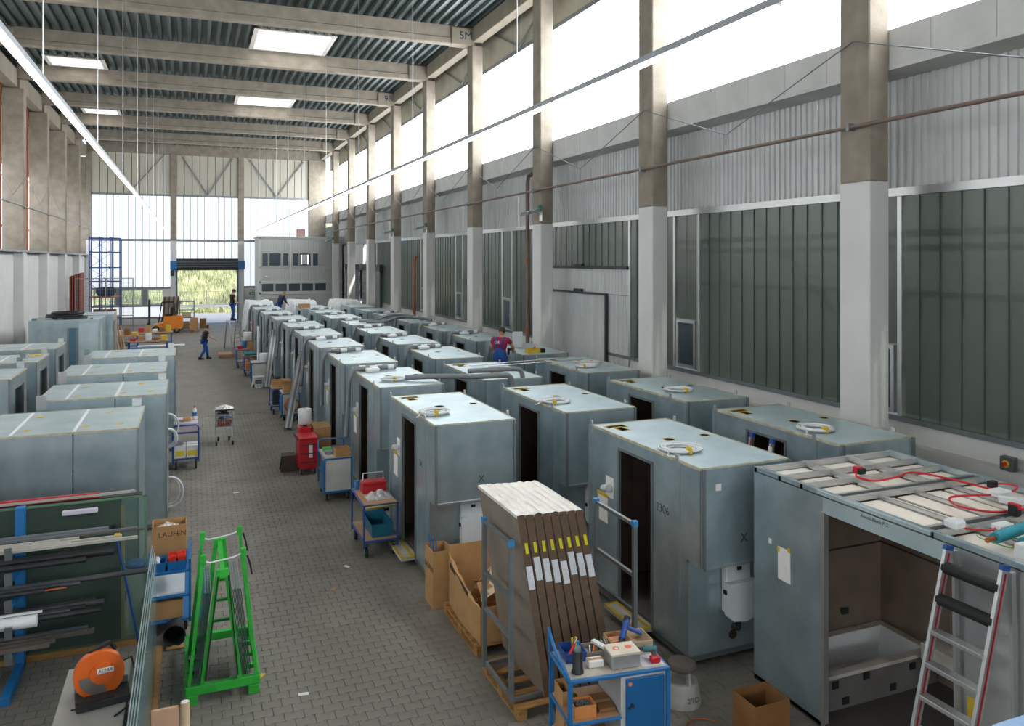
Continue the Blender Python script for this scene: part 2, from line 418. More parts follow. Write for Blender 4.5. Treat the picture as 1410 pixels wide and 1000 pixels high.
for k, (ya, ym) in enumerate(bands):
    w_ = sroot('window_%d' % (k+1), 'green profiled glass band with small sash on the right wall, %s from the camera' % ords[k])
    n = max(3, round((ym-ya)/.39)); wb = ym-ya
    for i in range(n):
        add(plank(wb/n, 2.36, 6.08, M_plank, 'glass_plank'), 'glass_plank', w_, (XW, ya+i*wb/n, 0))
        if i: add(seal(2.36, 6.08), 'joint_seal', w_, (XW, ya+i*wb/n, 0))
    add(mull, 'mullion', w_, (XW, ym-.045, 0)); add(mull, 'mullion', w_, (XW, ya-.06, 0))
    if k == 3: continue
    for i in range(2): add(plank(.44, 3.58, 6.08, M_plank, 'glass_plank'), 'glass_plank', w_, (XW, ym+.06+i*.44, 0))
    hp = add(hopper, 'sash_frame', w_, (XW, ym+.1, 0)); add(hop_pane, 'sash_pane', hp, (0, 0, 0))
# corrugated sliding door with glass above it
dk = 18.73
w_ = sroot('window_10', 'row of green glass planks above the corrugated sliding door')
for i in range(13):
    add(plank(5.1/13, 4.82, 6.08, M_plank, 'glass_plank'), 'glass_plank', w_, (XW, dk+i*5.1/13, 0))
    if i: add(seal(4.82, 6.08), 'joint_seal', w_, (XW, dk+i*5.1/13, 0))
sd = sroot('door_1', 'white corrugated sliding door leaf with top rail in the right wall')
c_ = corr_panel(.85, 4.02, 4.74, .106, .02, M_corr, 'header_sheet')
for i in range(6): add(c_, 'header_sheet', sd, (XW-.03, dk+i*.853, 0))
c2 = corr_panel(.79, 1.9, 3.98, .099, .02, M_corr, 'door_sheet')
for i in range(5): add(c2, 'door_sheet', sd, (XW-.08, dk+1.17+i*.793, 0))
c3 = corr_panel(.58, 1.9, 4.0, .097, .02, M_corr, 'side_sheet')
for i in range(2): add(c3, 'side_sheet', sd, (XW-.03, dk+i*.583, 0))
MB().box(XW-.1, XW, dk, dk+5.1, 4.74, 4.82).build('top_rail', M_dark, sd)
MB().box(XW-.14, XW-.08, dk+1.12, dk+5.1, 3.98, 4.04).box(XW-.14, XW-.06, dk+1.1, dk+1.17, 1.9, 4.04).build('door_track', M_dark, sd)
MB().box(XW-.16, XW-.08, dk+2.6, dk+3.1, 4.03, 4.12).box(XW-.14, XW-.06, dk+2.6, dk+3.1, 4.8, 4.88).build('roller_carriage', M_dark, sd)
# far bays: roller shutters and a blue door in plain cladding
MB().box(XW, XW+.25, COLS[9]+.7, YF, 2.3, 6.1).build('end_cladding', M_corr, wr)
M_shut = mat('grey_shutter_slat', '#71767a', .5, .3, .08, 3)
for q, (a, b2, op, lab) in enumerate([(COLS[8]+.9, COLS[9]-.2, 0, 'closed grey roller shutter door in the right wall near the far end'), (COLS[9]+.9, COLS[10]-.3, 2.0, 'half open roller shutter in the right wall showing daylight')]):
    r_ = sroot('door_%d' % (4+q), lab)
    for i in range(12):
        z = op+.0+i*(4.3-op)/12
        MB().bbox(XW-.22, XW-.16, a, b2, z+.01, z+(4.3-op)/12, .012).build('shutter_slat', M_shut, r_)
    MB().box(XW-.25, XW-.05, a-.1, b2+.1, 4.3, 4.7).build('shutter_box', M_dark, r_)
    if op: MB().box(XW-.1, XW-.07, a, b2, .1, op+.1).build('daylit_opening', M_glzf, r_)
r_ = sroot('door_6', 'blue painted door by the office block')
MB().bbox(XW-.25, XW-.15, 62.3, 65.5, 0, 4.3, .02).build('door_leaf', M_bluecab, r_)
MB().bar((XW-.3, 62.6, 1.1), (XW-.3, 62.6, 1.3), .04).build('door_handle', M_alu, r_)
# upper glazing, cladding above with braces
wu = sroot('window_20', 'tall daylit upper glazing of the right wall')
for k, yk in enumerate(BACK+COLS[:-1]):
    ya = yk+.31; k -= 3
    for i in range(6):
        add(plank(BAY/6, 8.7, 12.4, M_glz, 'glazing_panel', .03), 'glazing_panel', wu, (10.85, ya+i*BAY/6, 0))
        add(plank(BAY/6, 12.5, 14.0, M_beige, 'upper_panel', .03), 'upper_panel', wu, (10.85, ya+i*BAY/6, 0))
    if k > 2:
        b_ = MB(); zt, zb = 13.7, 12.55; b_.bar((10.75, ya+.5, zt), (10.75, ya+BAY/2, zb), .05); b_.bar((10.75, ya+BAY-.5, zt), (10.75, ya+BAY/2, zb), .05)
        b_.build('cross_brace', M_steel, wu)
MB().box(10.78, 10.9, YB, YF, 12.38, 12.52).build('transom', M_steel, wu)
wall_cap = MB().box(10.9, 11.35, YB, YF, 8.1, 8.7).build('wall_core', M_ledge, wr)
# the building across the yard that is dimly seen through the profiled glass
nb = MB().box(15.5, 16.2, -8, 120, -.3, 9.0)
tag(nb.build('neighbour_facade', mat('neighbour_render', '#6b6d69', .9, 0, .15, .3)), 'grey facade across the yard behind the green glass', 'building')
yd = struct(MB().box(11.3, 16.2, -8, 70, -.4, -.05).build('ground_yard', mat('yard_asphalt', '#4c4c4b', .9, 0, .1, .6)), 'asphalt yard strip behind the right wall')
br_ = thing('steel_bracing', 'dark steel bracing seen blurred through the green profiled glass', 'bracing', (0, 0, 0))
for z in (4.35, 5.15, 5.4): MB().box(11.55, 11.63, -5, 64, z, z+.12).build('rail', M_dark, br_)
for yk in COLS[:8]:
    MB().bar((11.6, yk+1.6, 3.4), (11.6, yk+5.2, 6.4), .14).build('diagonal', M_dark, br_)
# ---- left wall ----
wlf = sroot('wall_left', 'left long wall, white below and open daylit bays above')
pl_ = MB().bbox(-7.62, -7.4, 0, BAY/2-.02, 0, 5.36, .015).mesh('wall_slab', M_white)
for yk in BACK+COLS[:-1]:
    for i in range(2): add(pl_, 'wall_slab', wlf, (0, yk+.3+i*BAY/2, 0))
MB().box(-7.66, -6.96, YB, YF, 5.36, 5.44).build('ledge_rail', M_steel, wlf)
for yk in BACK+COLS[:-1]:
    ya = yk+.31
    for i in range(6):
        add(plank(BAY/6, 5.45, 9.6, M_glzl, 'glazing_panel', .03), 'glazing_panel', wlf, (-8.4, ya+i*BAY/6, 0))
        add(plank(BAY/6, 9.6, 14.0, M_beige, 'upper_panel', .03), 'upper_panel', wlf, (-8.4, ya+i*BAY/6, 0))
MB().box(-8.4, -7.62, YB, YF, 5.3, 5.36).build('sill_slab', M_conc, wlf)
# ---- far wall ----
wf = sroot('wall_far', 'far gable wall of daylit panels between concrete columns')
fc = [(-7.3, -6.95), (-1.47, -1.05), (3.51, 3.95), (9.03, 10.0)]
for a, b2 in fc: MB().bbox(a, b2, YF-.15, YF+.35, 6.5, 13.3, .02).build('gable_column', M_conc, wf)
for a, b2 in fc: MB().bbox(a-.003, b2+.003, YF-.153, YF+.353, 0, 6.5, .02).build('gable_column_base', M_white, wf)
MB().box(-7.2, -1.05, YF+.2, YF+.22, 2.8, 13.4).box(-1.05, 3.95, YF+.2, YF+.22, 5.0, 13.4).box(3.95, 10.4, YF+.2, YF+.22, 0, 13.4).build('joint_backing', mat('pale_joint_backing', '#8b959a', .6), wf)
def rotp(w, z0, z1, m, name, x): # plank facing -Y
    add(plank(w-.03, z0, z1, m, name), name, wf, (x+.015, YF+.12, 0), (0, 0, -PI/2))
def far_planks(x0, x1, z0, z1, m, name, w=.5):
    n = round((x1-x0)/w); w = (x1-x0)/n
    for i in range(n): rotp(w, z0, z1, m, name, x0+i*w)
far_planks(-6.95, -1.47, 10.1, 13.2, M_beigel, 'cladding_panel', .55); far_planks(-1.05, 3.51, 10.1, 13.2, M_beigel, 'cladding_panel', .55); far_planks(3.95, 9.03, 10.1, 13.2, M_beigel, 'cladding_panel', .55)
for a, b2 in ((-6.95, -1.47), (-1.05, 3.51), (3.95, 9.03)):
    far_planks(a, b2, 6.62, 9.95, M_glzf, 'glazing_plank')
    MB().box(a, b2, YF+.0, YF+.2, 9.95, 10.1).box(a, b2, YF, YF+.2, 6.44, 6.62).build('transom', M_steel, wf)
    if a < -5: MB().bar((-4.4, YF-.02, 10.15), (-1.9, YF-.02, 13.2), .08).build('cross_brace', M_steel, wf)
    else: MB().bar((a+.4, YF-.02, 13.1), ((a+b2)/2, YF-.02, 10.15), .08).bar((b2-.4, YF-.02, 13.1), ((a+b2)/2, YF-.02, 10.15), .08).build('cross_brace', M_steel, wf)
far_planks(-6.95, -1.47, 2.9, 6.44, M_glzf, 'glazing_plank')
far_planks(-1.05, 3.51, 5.05, 6.44, M_glzf, 'glazing_plank')
far_planks(3.95, 9.03, 2.9, 6.44, M_glzf, 'glazing_plank')
MB().box(-6.95, -1.47, YF, YF+.2, 2.74, 2.9).build('transom', M_steel, wf)
MB().box(3.95, 9.03, YF, YF+.2, 2.74, 2.9).build('transom', M_steel, wf)
MB().box(-6.95, -1.47, YF, YF+.2, 1.38, 1.5).box(-6.95, -1.47, YF, YF+.2, .45, .6).build('sill', M_steel, wf)
far_planks(-6.95, -1.47, .6, 1.38, M_glzf, 'apron_panel', 1.83)
MB().box(-6.95, -1.47, YF, YF+.3, 0, .45).build('plinth', M_white, wf)
M_wclear = mat_glass('clear_window_pane', '#dfe9e6', .12)
for i in range(3):
    x0 = -6.8+i*1.83
    f_ = MB(); w1 = 1.5 if i < 2 else 1.2
    f_.box(x0, x0+w1, YF+.02, YF+.14, 1.5, 1.6).box(x0, x0+w1, YF+.02, YF+.14, 2.64, 2.74).box(x0, x0+.1, YF+.02, YF+.14, 1.6, 2.64).box(x0+w1-.1, x0+w1, YF+.02, YF+.14, 1.6, 2.64)
    f_ = f_.build('window_frame', M_alu, wf); MB().box(x0+.1, x0+w1-.1, YF+.07, YF+.08, 1.6, 2.64).build('window_pane', M_wclear, f_)
    if i < 2: MB().box(x0+w1, x0+1.83, YF, YF+.2, 1.5, 2.74).build('window_pier', M_steel, wf)
MB().box(-2.0, -1.47, YF+.0, YF+.2, 1.5, 2.74).build('window_pier', M_white, wf)
MB().box(-7.0, 10.2, YF-.1, YF+.4, 13.2, 14.85).build('gable_beam', M_conc, wf)
# side door with emergency exit sign, right of the gate
d2 = sroot('door_2', 'pale side door under a green emergency exit sign')
MB().box(3.97, 5.1, YF, YF+.15, 0, 2.74).build('door_surround', M_white, d2)
MB().bbox(4.1, 4.95, YF-.04, YF+.05, .05, 2.05, .01).build('door_leaf', mat('pale_green_door', '#b9c4bf', .5), d2)
MB().bbox(4.35, 4.75, YF-.08, YF, 2.2, 2.42, .01).build('exit_sign', mat('exit_sign_green', '#1e9a52', .4), d2)
MB().box(4.5, 4.58, YF-.085, YF-.08, 2.24, 2.38).box(4.62, 4.7, YF-.085, YF-.08, 2.24, 2.38).build('exit_pictogram', M_paper, d2)
MB().box(5.1, 9.03, YF, YF+.15, 0, 2.74).build('infill_panel', M_white, wf)
# roller shutter gate
d3 = sroot('door_3', 'open roller shutter gate in the far wall with dark rolled curtain')
for i in range(4):
    MB().bbox(-1.05, 3.55, YF-.35+.02*(i % 2), YF-.05, 4.2+i*.19, 4.37+i*.19, .03).build('shutter_slat', M_dark if i == 0 else mat('shutter_grey', '#5c6266', .45, .4), d3)
MB().box(-1.05, 3.55, YF-.03, YF+.1, 4.18, 5.1).build('shutter_box', M_dark, d3)
MB().box(-1.5, -1.0, YF-.42, YF-.1, 4.25, 4.9).build('motor_bracket', M_blue, d3); MB().box(3.5, 4.0, YF-.42, YF-.1, 4.25, 4.9).build('motor_bracket', M_blue, d3)
MB().box(-1.05, -.97, YF-.2, YF+.1, 0, 4.2).box(3.43, 3.51, YF-.2, YF+.1, 0, 4.2).build('guide_rail', M_blue, d3)
MB().cyl((-1.35, YF-.5, 4.2), (-1.35, YF-.5, 3.75), .14, 10).build('drive_motor', M_dark, d3)
# ---- roof ----
ceil = sroot('ceiling', 'corrugated steel roof deck on concrete beams')
SKY = [(2.4, 5.2, 31.9, 34.9, 'skylight with white upstand near the right, nearest of the row'), (-5.9, -3.85, 39.5, 41.25, 'white framed skylight at upper left behind the second beam'),
       (2.3, 5.1, 45.3, 47.6, 'white framed skylight in the middle of the roof, far right row'), (-5.95, -3.9, 52.4, 53.95, 'small bright skylight at far left under the roof'),
       (2.4, 5.2, 19, 22, 'skylight out of view above the front aisle'), (-5.9, -3.4, 26, 28.4, 'skylight out of view above the left modules'), (2.4, 5.2, 6, 9, 'skylight out of view above the camera'), (-5.9, -3.4, 13, 15.6, 'skylight out of view above the left front')]
pit, dep = .36, .13
snap = lambda x: -8.4+pit*round((x+8.4)/pit)
SKY = [(snap(a)-.02, snap(b2)+.02, c, d, l) for a, b2, c, d, l in SKY]
for k in range(-1, len(COLS)-1):
    ya = (COLS[k]+.31) if k >= 0 else YB; yb = COLS[k+1]+.31
    b_ = MB(); x = -8.4
    holes = [s_ for s_ in SKY if s_[2] < yb and s_[3] > ya]
    while x < 11.3:
        segs = [(ya, yb)]
        for (hx0, hx1, hy0, hy1, _) in holes:
            if x+pit/2 > hx0 and x+pit/2 < hx1: segs = [(ya, max(ya, hy0)), (min(yb, hy1), yb)]
        for (s0, s1) in segs:
            if s1-s0 < .05: continue
            pr = [(x, 13.95), (x+.1, 13.95), (x+.14, 13.95+dep), (x+.32, 13.95+dep), (x+pit, 13.95)]
            V = [(a, s0, z) for a, z in pr]+[(a, s1, z) for a, z in pr]; b_.add(V, [(i, i+1, 6+i-0, 5+i) for i in range(4)])
        x += pit
    b_.build('deck_sheet', M_deck, ceil)
MB().box(-8.6, 11.6, YB, YF, 14.75, 14.9).build('roof_insulation', M_dark, ceil)
for (x0, x1, y0, y1, lab) in SKY:
    s_ = bpy.data.objects.new('skylight', None); C.objects.link(s_); s_.parent = ceil; s_['label'] = lab
    b_ = MB(); t = .06
    for (a, b2, c, d) in ((x0, x0+t, y0, y1), (x1-t, x1, y0, y1), (x0, x1, y0, y0+t), (x0, x1, y1-t, y1)): b_.box(a, b2, c, d, 13.9, 14.7)
    b_.box(x0-.12, x0, y0-.1, y1+.1, 13.9, 13.93).box(x1, x1+.12, y0-.1, y1+.1, 13.9, 13.93).box(x0, x1, y0-.1, y0, 13.9, 13.93).box(x0, x1, y1, y1+.1, 13.9, 13.93)
    b_.build('upstand', mat('skylight_upstand', '#efebe4', .6, 0, .04), s_)
    MB().box(x0+t, x1-t, y0+t, y1-t, 14.66, 14.72).build('skylight_dome', M_skyl, s_)
for k, yk in enumerate(COLS):
    bm_ = sroot('trim_beam', 'concrete roof beam spanning the hall, %s from the camera' % ords[k])
    MB().bbox(-7.3, 10.15, yk+.12, yk+.5, 13.25, 13.5, .03).build('beam_flange', M_conc, bm_)
    MB().bbox(-7.3, 10.15, yk+.16, yk+.46, 13.48, 13.96, .01).build('beam_web', M_conc, bm_)
    MB().bbox(9.2, 10.12, yk+.05, yk+.57, 13.24, 13.9, .02).bbox(-7.28, -6.3, yk+.05, yk+.57, 13.24, 13.9, .02).build('beam_end_block', M_concd, bm_)
    if k == 5: text('5M', .42, M_navy, bm_, (9.75, yk+.045, 13.58), FRONT)
    if k == 7: text('9R', .42, M_navy, bm_, (9.75, yk+.045, 13.58), FRONT)
eb = MB().bbox(10.02, 10.4, 0, BAY-.64, 13.35, 13.95, .02).mesh('edge_beam', M_concd); eb2 = MB().bbox(-7.75, -7.25, 0, BAY-.64, 12.8, 13.6, .02).mesh('edge_beam', M_concd)
for k in range(len(COLS)-1):
    add(eb, 'edge_beam', ceil, (0, COLS[k]+.63, 0)); add(eb2, 'edge_beam', ceil, (0, COLS[k]+.63, 0))
# back wall behind the camera
wb_ = sroot('wall_back', 'gable wall behind the camera with glowing panels added to light the foreground')
MB().box(-8.5, 11.4, YB-.3, YB, 0, 6.5).box(-8.5, 11.4, YB-.3, YB, 10, 15).build('wall_infill', M_white, wb_)
bp_ = MB().box(.02, 1.22, YB-.05, YB, 6.5, 10).mesh('glazing_plank', M_glz)  # unseen glowing panels, added to brighten the front of the hall
for i in range(15): add(bp_, 'glazing_plank', wb_, (-7.6+i*1.25, 0, 0))
struct(MB().box(11.1, 11.4, YB, -1.0, 2.3, 6.2).build('wall_right_rear', M_corr), 'plain cladding of the right wall behind the camera')

# ---------------- outdoors beyond the gate ----------------
gr = struct(MB().box(-60, 60, YF+.4, 79.5, -.3, -.02).build('ground_road', mat('sunlit_concrete_road', '#cfccc4', .85, 0, .06, .4)), 'sunlit pale road outside the gate')
def emb_z(x, y): 
    t = max(0, y-79.5)
    return -.02+.02*t+ (0 if t < 5 else (t-5)*.19)+.25*math.sin(x*.7+y*.3)*min(1, t/6)*.4+random.uniform(-.1, .1)*min(1, t/5)
V = []; F = []; nx, ny = 60, 30
for j in range(ny+1):
    for i in range(nx+1):
        x = -45+i*1.0; y = 79.5+j*1.5; V.append((x, y, emb_z(x, y)))
for j in range(ny):
    for i in range(nx): a = j*(nx+1)+i; F.append((a, a+1, a+nx+2, a+nx+1))
M_grass = mat('meadow_grass', '#8b9566', .9, 0, .3, .7, .6, 3, tint='#a9a97c')
b_ = MB(); b_.add(V, F, True)
emb = struct(b_.build('ground_embankment', M_grass), 'green meadow bank outside beyond the fence')
b_ = MB()
for i in range(14000):
    x = random.uniform(-16, 13); y = 79.8+abs(random.gauss(0, 1))*13
    if y > 122: continue
    t = max(0, y-79.5); z = -.02+.02*t+(0 if t < 5 else (t-5)*.19)
    h = random.uniform(.25, .9)*(.5 if t < 4 else 1); a = random.uniform(0, PI); w = random.uniform(.04, .14)
    dx, dy = math.cos(a)*w, math.sin(a)*w; lx, ly = random.uniform(-.2, .2), random.uniform(-.2, .2)
    b_.add([(x-dx, y-dy, z-.1), (x+dx, y+dy, z-.1), (x+lx+dx*.3, y+ly, z+h), (x+lx-dx*.3, y+ly, z+h*.9)], [(0, 1, 2, 3)])
g_ = b_.build('meadow_blades', mat('meadow_blades', '#8c9a70', .9, 0, .4, .5, tint='#b5b690')); tag(g_, 'tall meadow grass and weeds on the bank outside the gate', 'grass', None, 'stuff')
M_leaf = mat('bush_leaves', '#5a6a48', .85, 0, .35, 1.5)
for q, (bx, by, br, lab) in enumerate([(-.8, 102, 1.6, 'dark green bush at top left of the gate opening'), (3.6, 104, 1.9, 'dark bush at top right of the gate opening'), (6.5, 100, 1.7, 'bush on the bank hidden partly by the gate post'), (-5.5, 101, 1.8, 'bush on the bank left of the gate')]):
    b_ = MB(); t = by-79.5; bz = .02*t+(t-5)*.19
    for i in range(700):
        u, v_ = random.uniform(0, 2*PI), random.uniform(-.2, 1); rr = br*random.uniform(.6, 1)
        c = Vector((bx+rr*math.cos(u)*math.sqrt(1-v_*v_*.9), by+rr*.8*math.sin(u)*math.sqrt(1-v_*v_*.9), bz+.5*br+rr*.75*v_))
        d = Vector((random.uniform(-1, 1), random.uniform(-1, 1), random.uniform(-1, 1))).normalized(); e = d.orthogonal().normalized(); s_ = random.uniform(.1, .22)
        b_.add([c-d*s_, c+e*s_*.6, c+d*s_, c-e*s_*.6], [(0, 1, 2, 3)])
    tag(b_.build('bush', M_leaf), lab, 'bush', 'bushes on the bank')
gr_ = thing('guard_rail', 'steel crash barrier along the road outside the gate', 'guard rail', (0, 0, 0))
MB().prism([(80.0, .5), (80.08, .56), (80.0, .63), (80.08, .7), (80.0, .78), (80.05, .8), (80.05, .48)], 'x', -20, 24).build('rail_beam', M_alu, gr_)
pp = MB().box(-.06, .06, 80.06, 80.2, -.1, .75).mesh('rail_post', M_steel)
for i in range(18): add(pp, 'rail_post', gr_, (-19+i*2.4, 0, 0))
fe = thing('mesh_fence', 'thin grey wire mesh fence in front of the meadow bank', 'fence', (0, 0, 0))
fp = MB().box(-.04, .04, 83, 83.08, -.1, 2.0).mesh('fence_post', M_steel); fh = MB().cyl((-16, 83.04, 0), (20, 83.04, 0), .02, 5).mesh('fence_wire', M_steel); fv = MB().cyl((0, 83.04, 0), (0, 83.04, 1.9), .012, 4).mesh('fence_rod', M_steel)
for i in range(13): add(fp, 'fence_post', fe, (-16+i*2.9, 0, 0))
for z in (.4, 1.1, 1.9): add(fh, 'fence_wire', fe, (0, 0, z))
for i in range(100): add(fv, 'fence_rod', fe, (-7+i*.2, 0, 0))
# ---------------- prefabricated bathroom modules ----------------
def holed_plate(xs, ys, z, rects, circs, t=.02):
    """sheet with real rectangular and round cut-outs"""
    X = sorted(set(list(xs)+[r_[0] for r_ in rects]+[r_[1] for r_ in rects]+[c[0]-c[2]*1.2 for c in circs]+[c[0]+c[2]*1.2 for c in circs]))
    Y = sorted(set(list(ys)+[r_[2] for r_ in rects]+[r_[3] for r_ in rects]+[c[1]-c[2]*1.2 for c in circs]+[c[1]+c[2]*1.2 for c in circs]))
    b_ = MB()
    for i in range(len(X)-1):
        for j in range(len(Y)-1):
            x0, x1, y0, y1 = X[i], X[i+1], Y[j], Y[j+1]; mx, my = (x0+x1)/2, (y0+y1)/2
            if any(r_[0] < mx < r_[1] and r_[2] < my < r_[3] for r_ in rects): continue
            cc = [c for c in circs if abs(mx-c[0]) < c[2]*1.2 and abs(my-c[1]) < c[2]*1.2]
            if cc:
                cx_, cy_, rr = cc[0]; n = 16; h = rr*1.2
                V = []
                for k in range(n):
                    a = 2*PI*k/n+PI/4; ca, sa = math.cos(a), math.sin(a); m_ = max(abs(ca), abs(sa))
                    V.append((cx_+ca/m_*h, cy_+sa/m_*h, z))
                for k in range(n):
                    a = 2*PI*k/n+PI/4; V.append((cx_+math.cos(a)*rr, cy_+math.sin(a)*rr, z))
                b_.add(V, [(k, (k+1) % n, n+(k+1) % n, n+k) for k in range(n)])
            else: b_.add([(x0, y0, z), (x1, y0, z), (x1, y1, z), (x0, y1, z)], [(0, 1, 2, 3)])
    return b_
M_hole = mat('painted_hole_dark', '#2b241b', .8, 0, .2, 6)  # flat dark disc colour stands in for the shade inside holes
def make_module(label, W=1.32, L=2.72, H=2.5):
    r_ = thing('bathroom_module', label, 'module', (0, 0, 0))
    rects = [(.12, .42, 2.42, 2.55), (.2, .33, 2.2, 2.42)]; circs = [(.53, 1.47, .075), (1.15, 1.5, .06)]
    sh = holed_plate((0, W), (0, L), H, rects, circs).build('roof_sheet', M_galvt, r_)
    ed = MB(); t = .012
    ed.box(-.004, t, 0, L, H-.03, H+.006).box(W-t, W+.004, 0, L, H-.03, H+.006).box(0, W, -.004, t, H-.03, H+.006).box(0, W, L-t, L+.004, H-.03, H+.006)
    ed.build('edge_sealant', mat('yellowish_edge_sealant', '#bdb79d', .6, 0, .25, 9), r_)
    b_ = MB()
    for (a, b2, c, d) in rects: b_.box(a-.02, a, c-.02, d+.02, H, H+.004).box(b2, b2+.02, c-.02, d+.02, H, H+.004).box(a, b2, d, d+.02, H, H+.004)
    b_.build('cutout_tape', M_yellow, r_)
    for cx_, cy_, rr in circs:
        b_ = MB(); n = 16
        V = [(cx_+math.cos(2*PI*k/n)*q, cy_+math.sin(2*PI*k/n)*q, H+.004) for q in (rr, rr+.014) for k in range(n)]
        b_.add(V, [(k, (k+1) % n, n+(k+1) % n, n+k) for k in range(n)]); b_.build('duct_collar', M_yellow, r_)
    rec = .25; zr = 1.32
    # aisle-side wall with door opening
    MB().prism([(0, zr), (0, H-.012), (1.06, H-.012), (1.06, .12), (rec, .12), (rec, zr)], 'x', 0, .03).build('wall_panel', M_galv, r_)
    MB().box(0, .03, 1.92, L, .12, H-.012).build('wall_panel', M_galv, r_)
    MB().box(0, .03, 1.06, 1.92, 2.31, H-.012).build('door_lintel', M_galv, r_)
    MB().box(W-.03, W, rec, L, .12, H-.012).box(W-.03, W, 0, rec, zr, H-.012).build('wall_panel', M_galv, r_)
    MB().box(.03, W-.03, L-.03, L, .12, H-.012).build('wall_panel', M_galv, r_)
    MB().box(.0, W, -.02, .01, zr, H-.012).build('front_panel', M_galv, r_)
    MB().box(.03, W-.03, rec, rec+.03, .12, zr).build('recessed_panel', M_galv, r_)
    MB().box(0, W, -.02, rec+.03, zr-.03, zr).build('soffit', M_galv, r_)
    # profiles
    MB().bar((.02, -.035, zr-.03), (.02, -.035, H), .045, .03).build('corner_profile', M_steel, r_)
    MB().bar((W-.02, -.035, zr-.03), (W-.02, -.035, H), .045, .03).build('corner_profile', M_steel, r_)
    MB().box(-.03, .05, L, L+.07, .12, H+.0).build('corner_profile', M_galv, r_)
    MB().box(-.014, 0, .42, .53, zr-.6, H-.02).build('stiffener', M_galv, r_)
    MB().bar((0, -.03, zr-.02), (W, -.03, zr-.02), .025, .025).build('drip_rail', M_alu, r_)
    MB().box(-.015, .0, 1.04, 1.08, .12, 2.33).box(-.015, 0, 1.9, 1.94, .12, 2.33).box(-.015, 0, 1.04, 1.94, 2.3, 2.34).build('door_trim', M_steel, r_)
    lg = MB().box(-.02, .0, .44, .51, H-.1, H+.07).build('lifting_lug', M_alu, r_)
    for (x, y) in ((0, L-.02), (W+.02, .3), (W+.02, L-.25)): o = add(lg.data, 'lifting_lug', r_, (x, y-.44, 0))
    MB().box(0, W, rec, L, .06, .13).build('base_frame', M_steel, r_)
    ft = MB().box(-.05, .05, -.05, .05, 0, .07).mesh('foot', M_dark)
    for x, y in ((.08, rec+.08), (W-.08, rec+.08), (.08, L-.08), (W-.08, L-.08)): add(ft, 'foot', r_, (x, y, 0))
    # inside
    i0, i1, j0, j1 = .07, W-.06, rec+.06, L-.06
    MB().box(i0, i1, j0, j1, .13, .16).build('floor_plate', mat('grey_screed', '#6f6a63', .8, 0, .15, 4), r_)
    MB().box(i1-.004, i1, j0, j1, .16, 2.4).box(i0, i1, j1-.004, j1, .16, 2.4).box(i0, i1, j0, j0+.01, .16, 2.4).box(.035, .05, j0, 1.05, .16, 2.4).box(.035, .05, 1.93, j1, .16, 2.4).build('interior_backing', M_grout, r_)
    tw_, th2 = (j1-j0)/4, 2.2/3
    tile = MB().box(i1-.014, i1-.004, .004, tw_-.004, .004, th2-.004).mesh('wall_tile', M_tile); tile2 = MB().box(.004, (i1-i0)/2-.004, j1-.014, j1-.004, .004, th2-.004).mesh('wall_tile', M_tile)
    for a_ in range(3):
        for c_ in range(4): add(tile, 'wall_tile', r_, (0, j0+c_*tw_, .17+a_*th2))
        for c_ in range(2): add(tile2, 'wall_tile', r_, (i0+c_*(i1-i0)/2, 0, .17+a_*th2))
    # threshold with yellow tape
    th = MB().box(-.24, .03, 1.06, 1.92, .1, .15).build('threshold_plate', mat('pale_threshold_board', '#c9c7bf', .7, 0, .1, 5), r_)
    MB().box(-.245, -.2, 1.05, 1.93, .148, .154).box(-.07, -.02, 1.06, 1.92, .148, .154).box(-.24, 0, 1.05, 1.1, .148, .155).box(-.24, 0, 1.88, 1.93, .148, .155).build('threshold_tape', M_yellow, th)
    # cistern in the recess
    ci = MB().bbox(.48, .86, rec-.11, rec, .62, 1.24, .02).build('cistern', M_wplast, r_)
    MB().prism([(.46, .62), (.52, .56), (.72, .53), (.84, .57), (.88, .62), (.88, 1.02), (.46, 1.02)], 'y', rec-.2, rec-.1).build('cistern_cover', M_wplast, ci)
    MB().box(.44, .46, rec-.15, rec-.1, .88, .93).box(.64, .7, rec-.13, rec-.11, 1.15, 1.19).build('cistern_strap', M_black, ci)
    MB().cyl((.67, rec-.1, .54), (.67, rec-.1, .42), .035, 10).cyl((.67, rec-.1, .42), (.67, rec, .4), .04, 10).build('outlet_pipe', M_blk_plastic, ci)
    MB().disc((.66, rec-.006, .3), .06, .006, 16, 'y').build('drain_opening', M_hole, r_)
    # papers beside the door
    MB().box(-.006, 0, 2.08, 2.3, 1.55, 1.85).build('note_sheet', M_paper, r_)
    nt_ = MB().box(-.006, 0, 2.25, 2.55, 1.15, 1.55).build('note_sheet', M_paper, r_); MB().box(-.008, 0, 2.24, 2.56, 1.52, 1.57).build('note_tape', M_yellow, nt_)
    MB().cyl((-.07, 2.1, 1.72), (-.07, 2.26, 1.68), .05, 10).build('paper_roll', M_wplast, r_)
    return r_
lab_mod = 'galvanised bathroom module, %s'
proto = make_module(lab_mod % 'front one of the row beside the aisle')
proto.location = (3.4, 11.46, 0); proto['group'] = 'bathroom modules beside the aisle'
fronts_A = [11.46+3.77*k for k in range(10)]
fronts_B = [7.87+3.74*k for k in range(11)]
fronts_C = [8.18, 11.7, 15.5, 19.1, 22.8, 26.5, 30.3, 34.0, 37.8, 41.5, 45.3]
def jit(a): return random.uniform(-a, a)
for k, y in enumerate(fronts_A):
    if k: copy_tree(proto, (3.38-(.0 if k < 6 else .12*(k-5))+jit(.03), y, 0), jit(.006), lab_mod % ('%s in the row beside the aisle' % ords[k]))
for k, y in enumerate(fronts_B): copy_tree(proto, (5.65-(.0 if k < 7 else .1*(k-6))+jit(.03), y, 0), jit(.006), lab_mod % ('%s from the front in the middle row' % ords[k]), 'bathroom modules in the middle row')
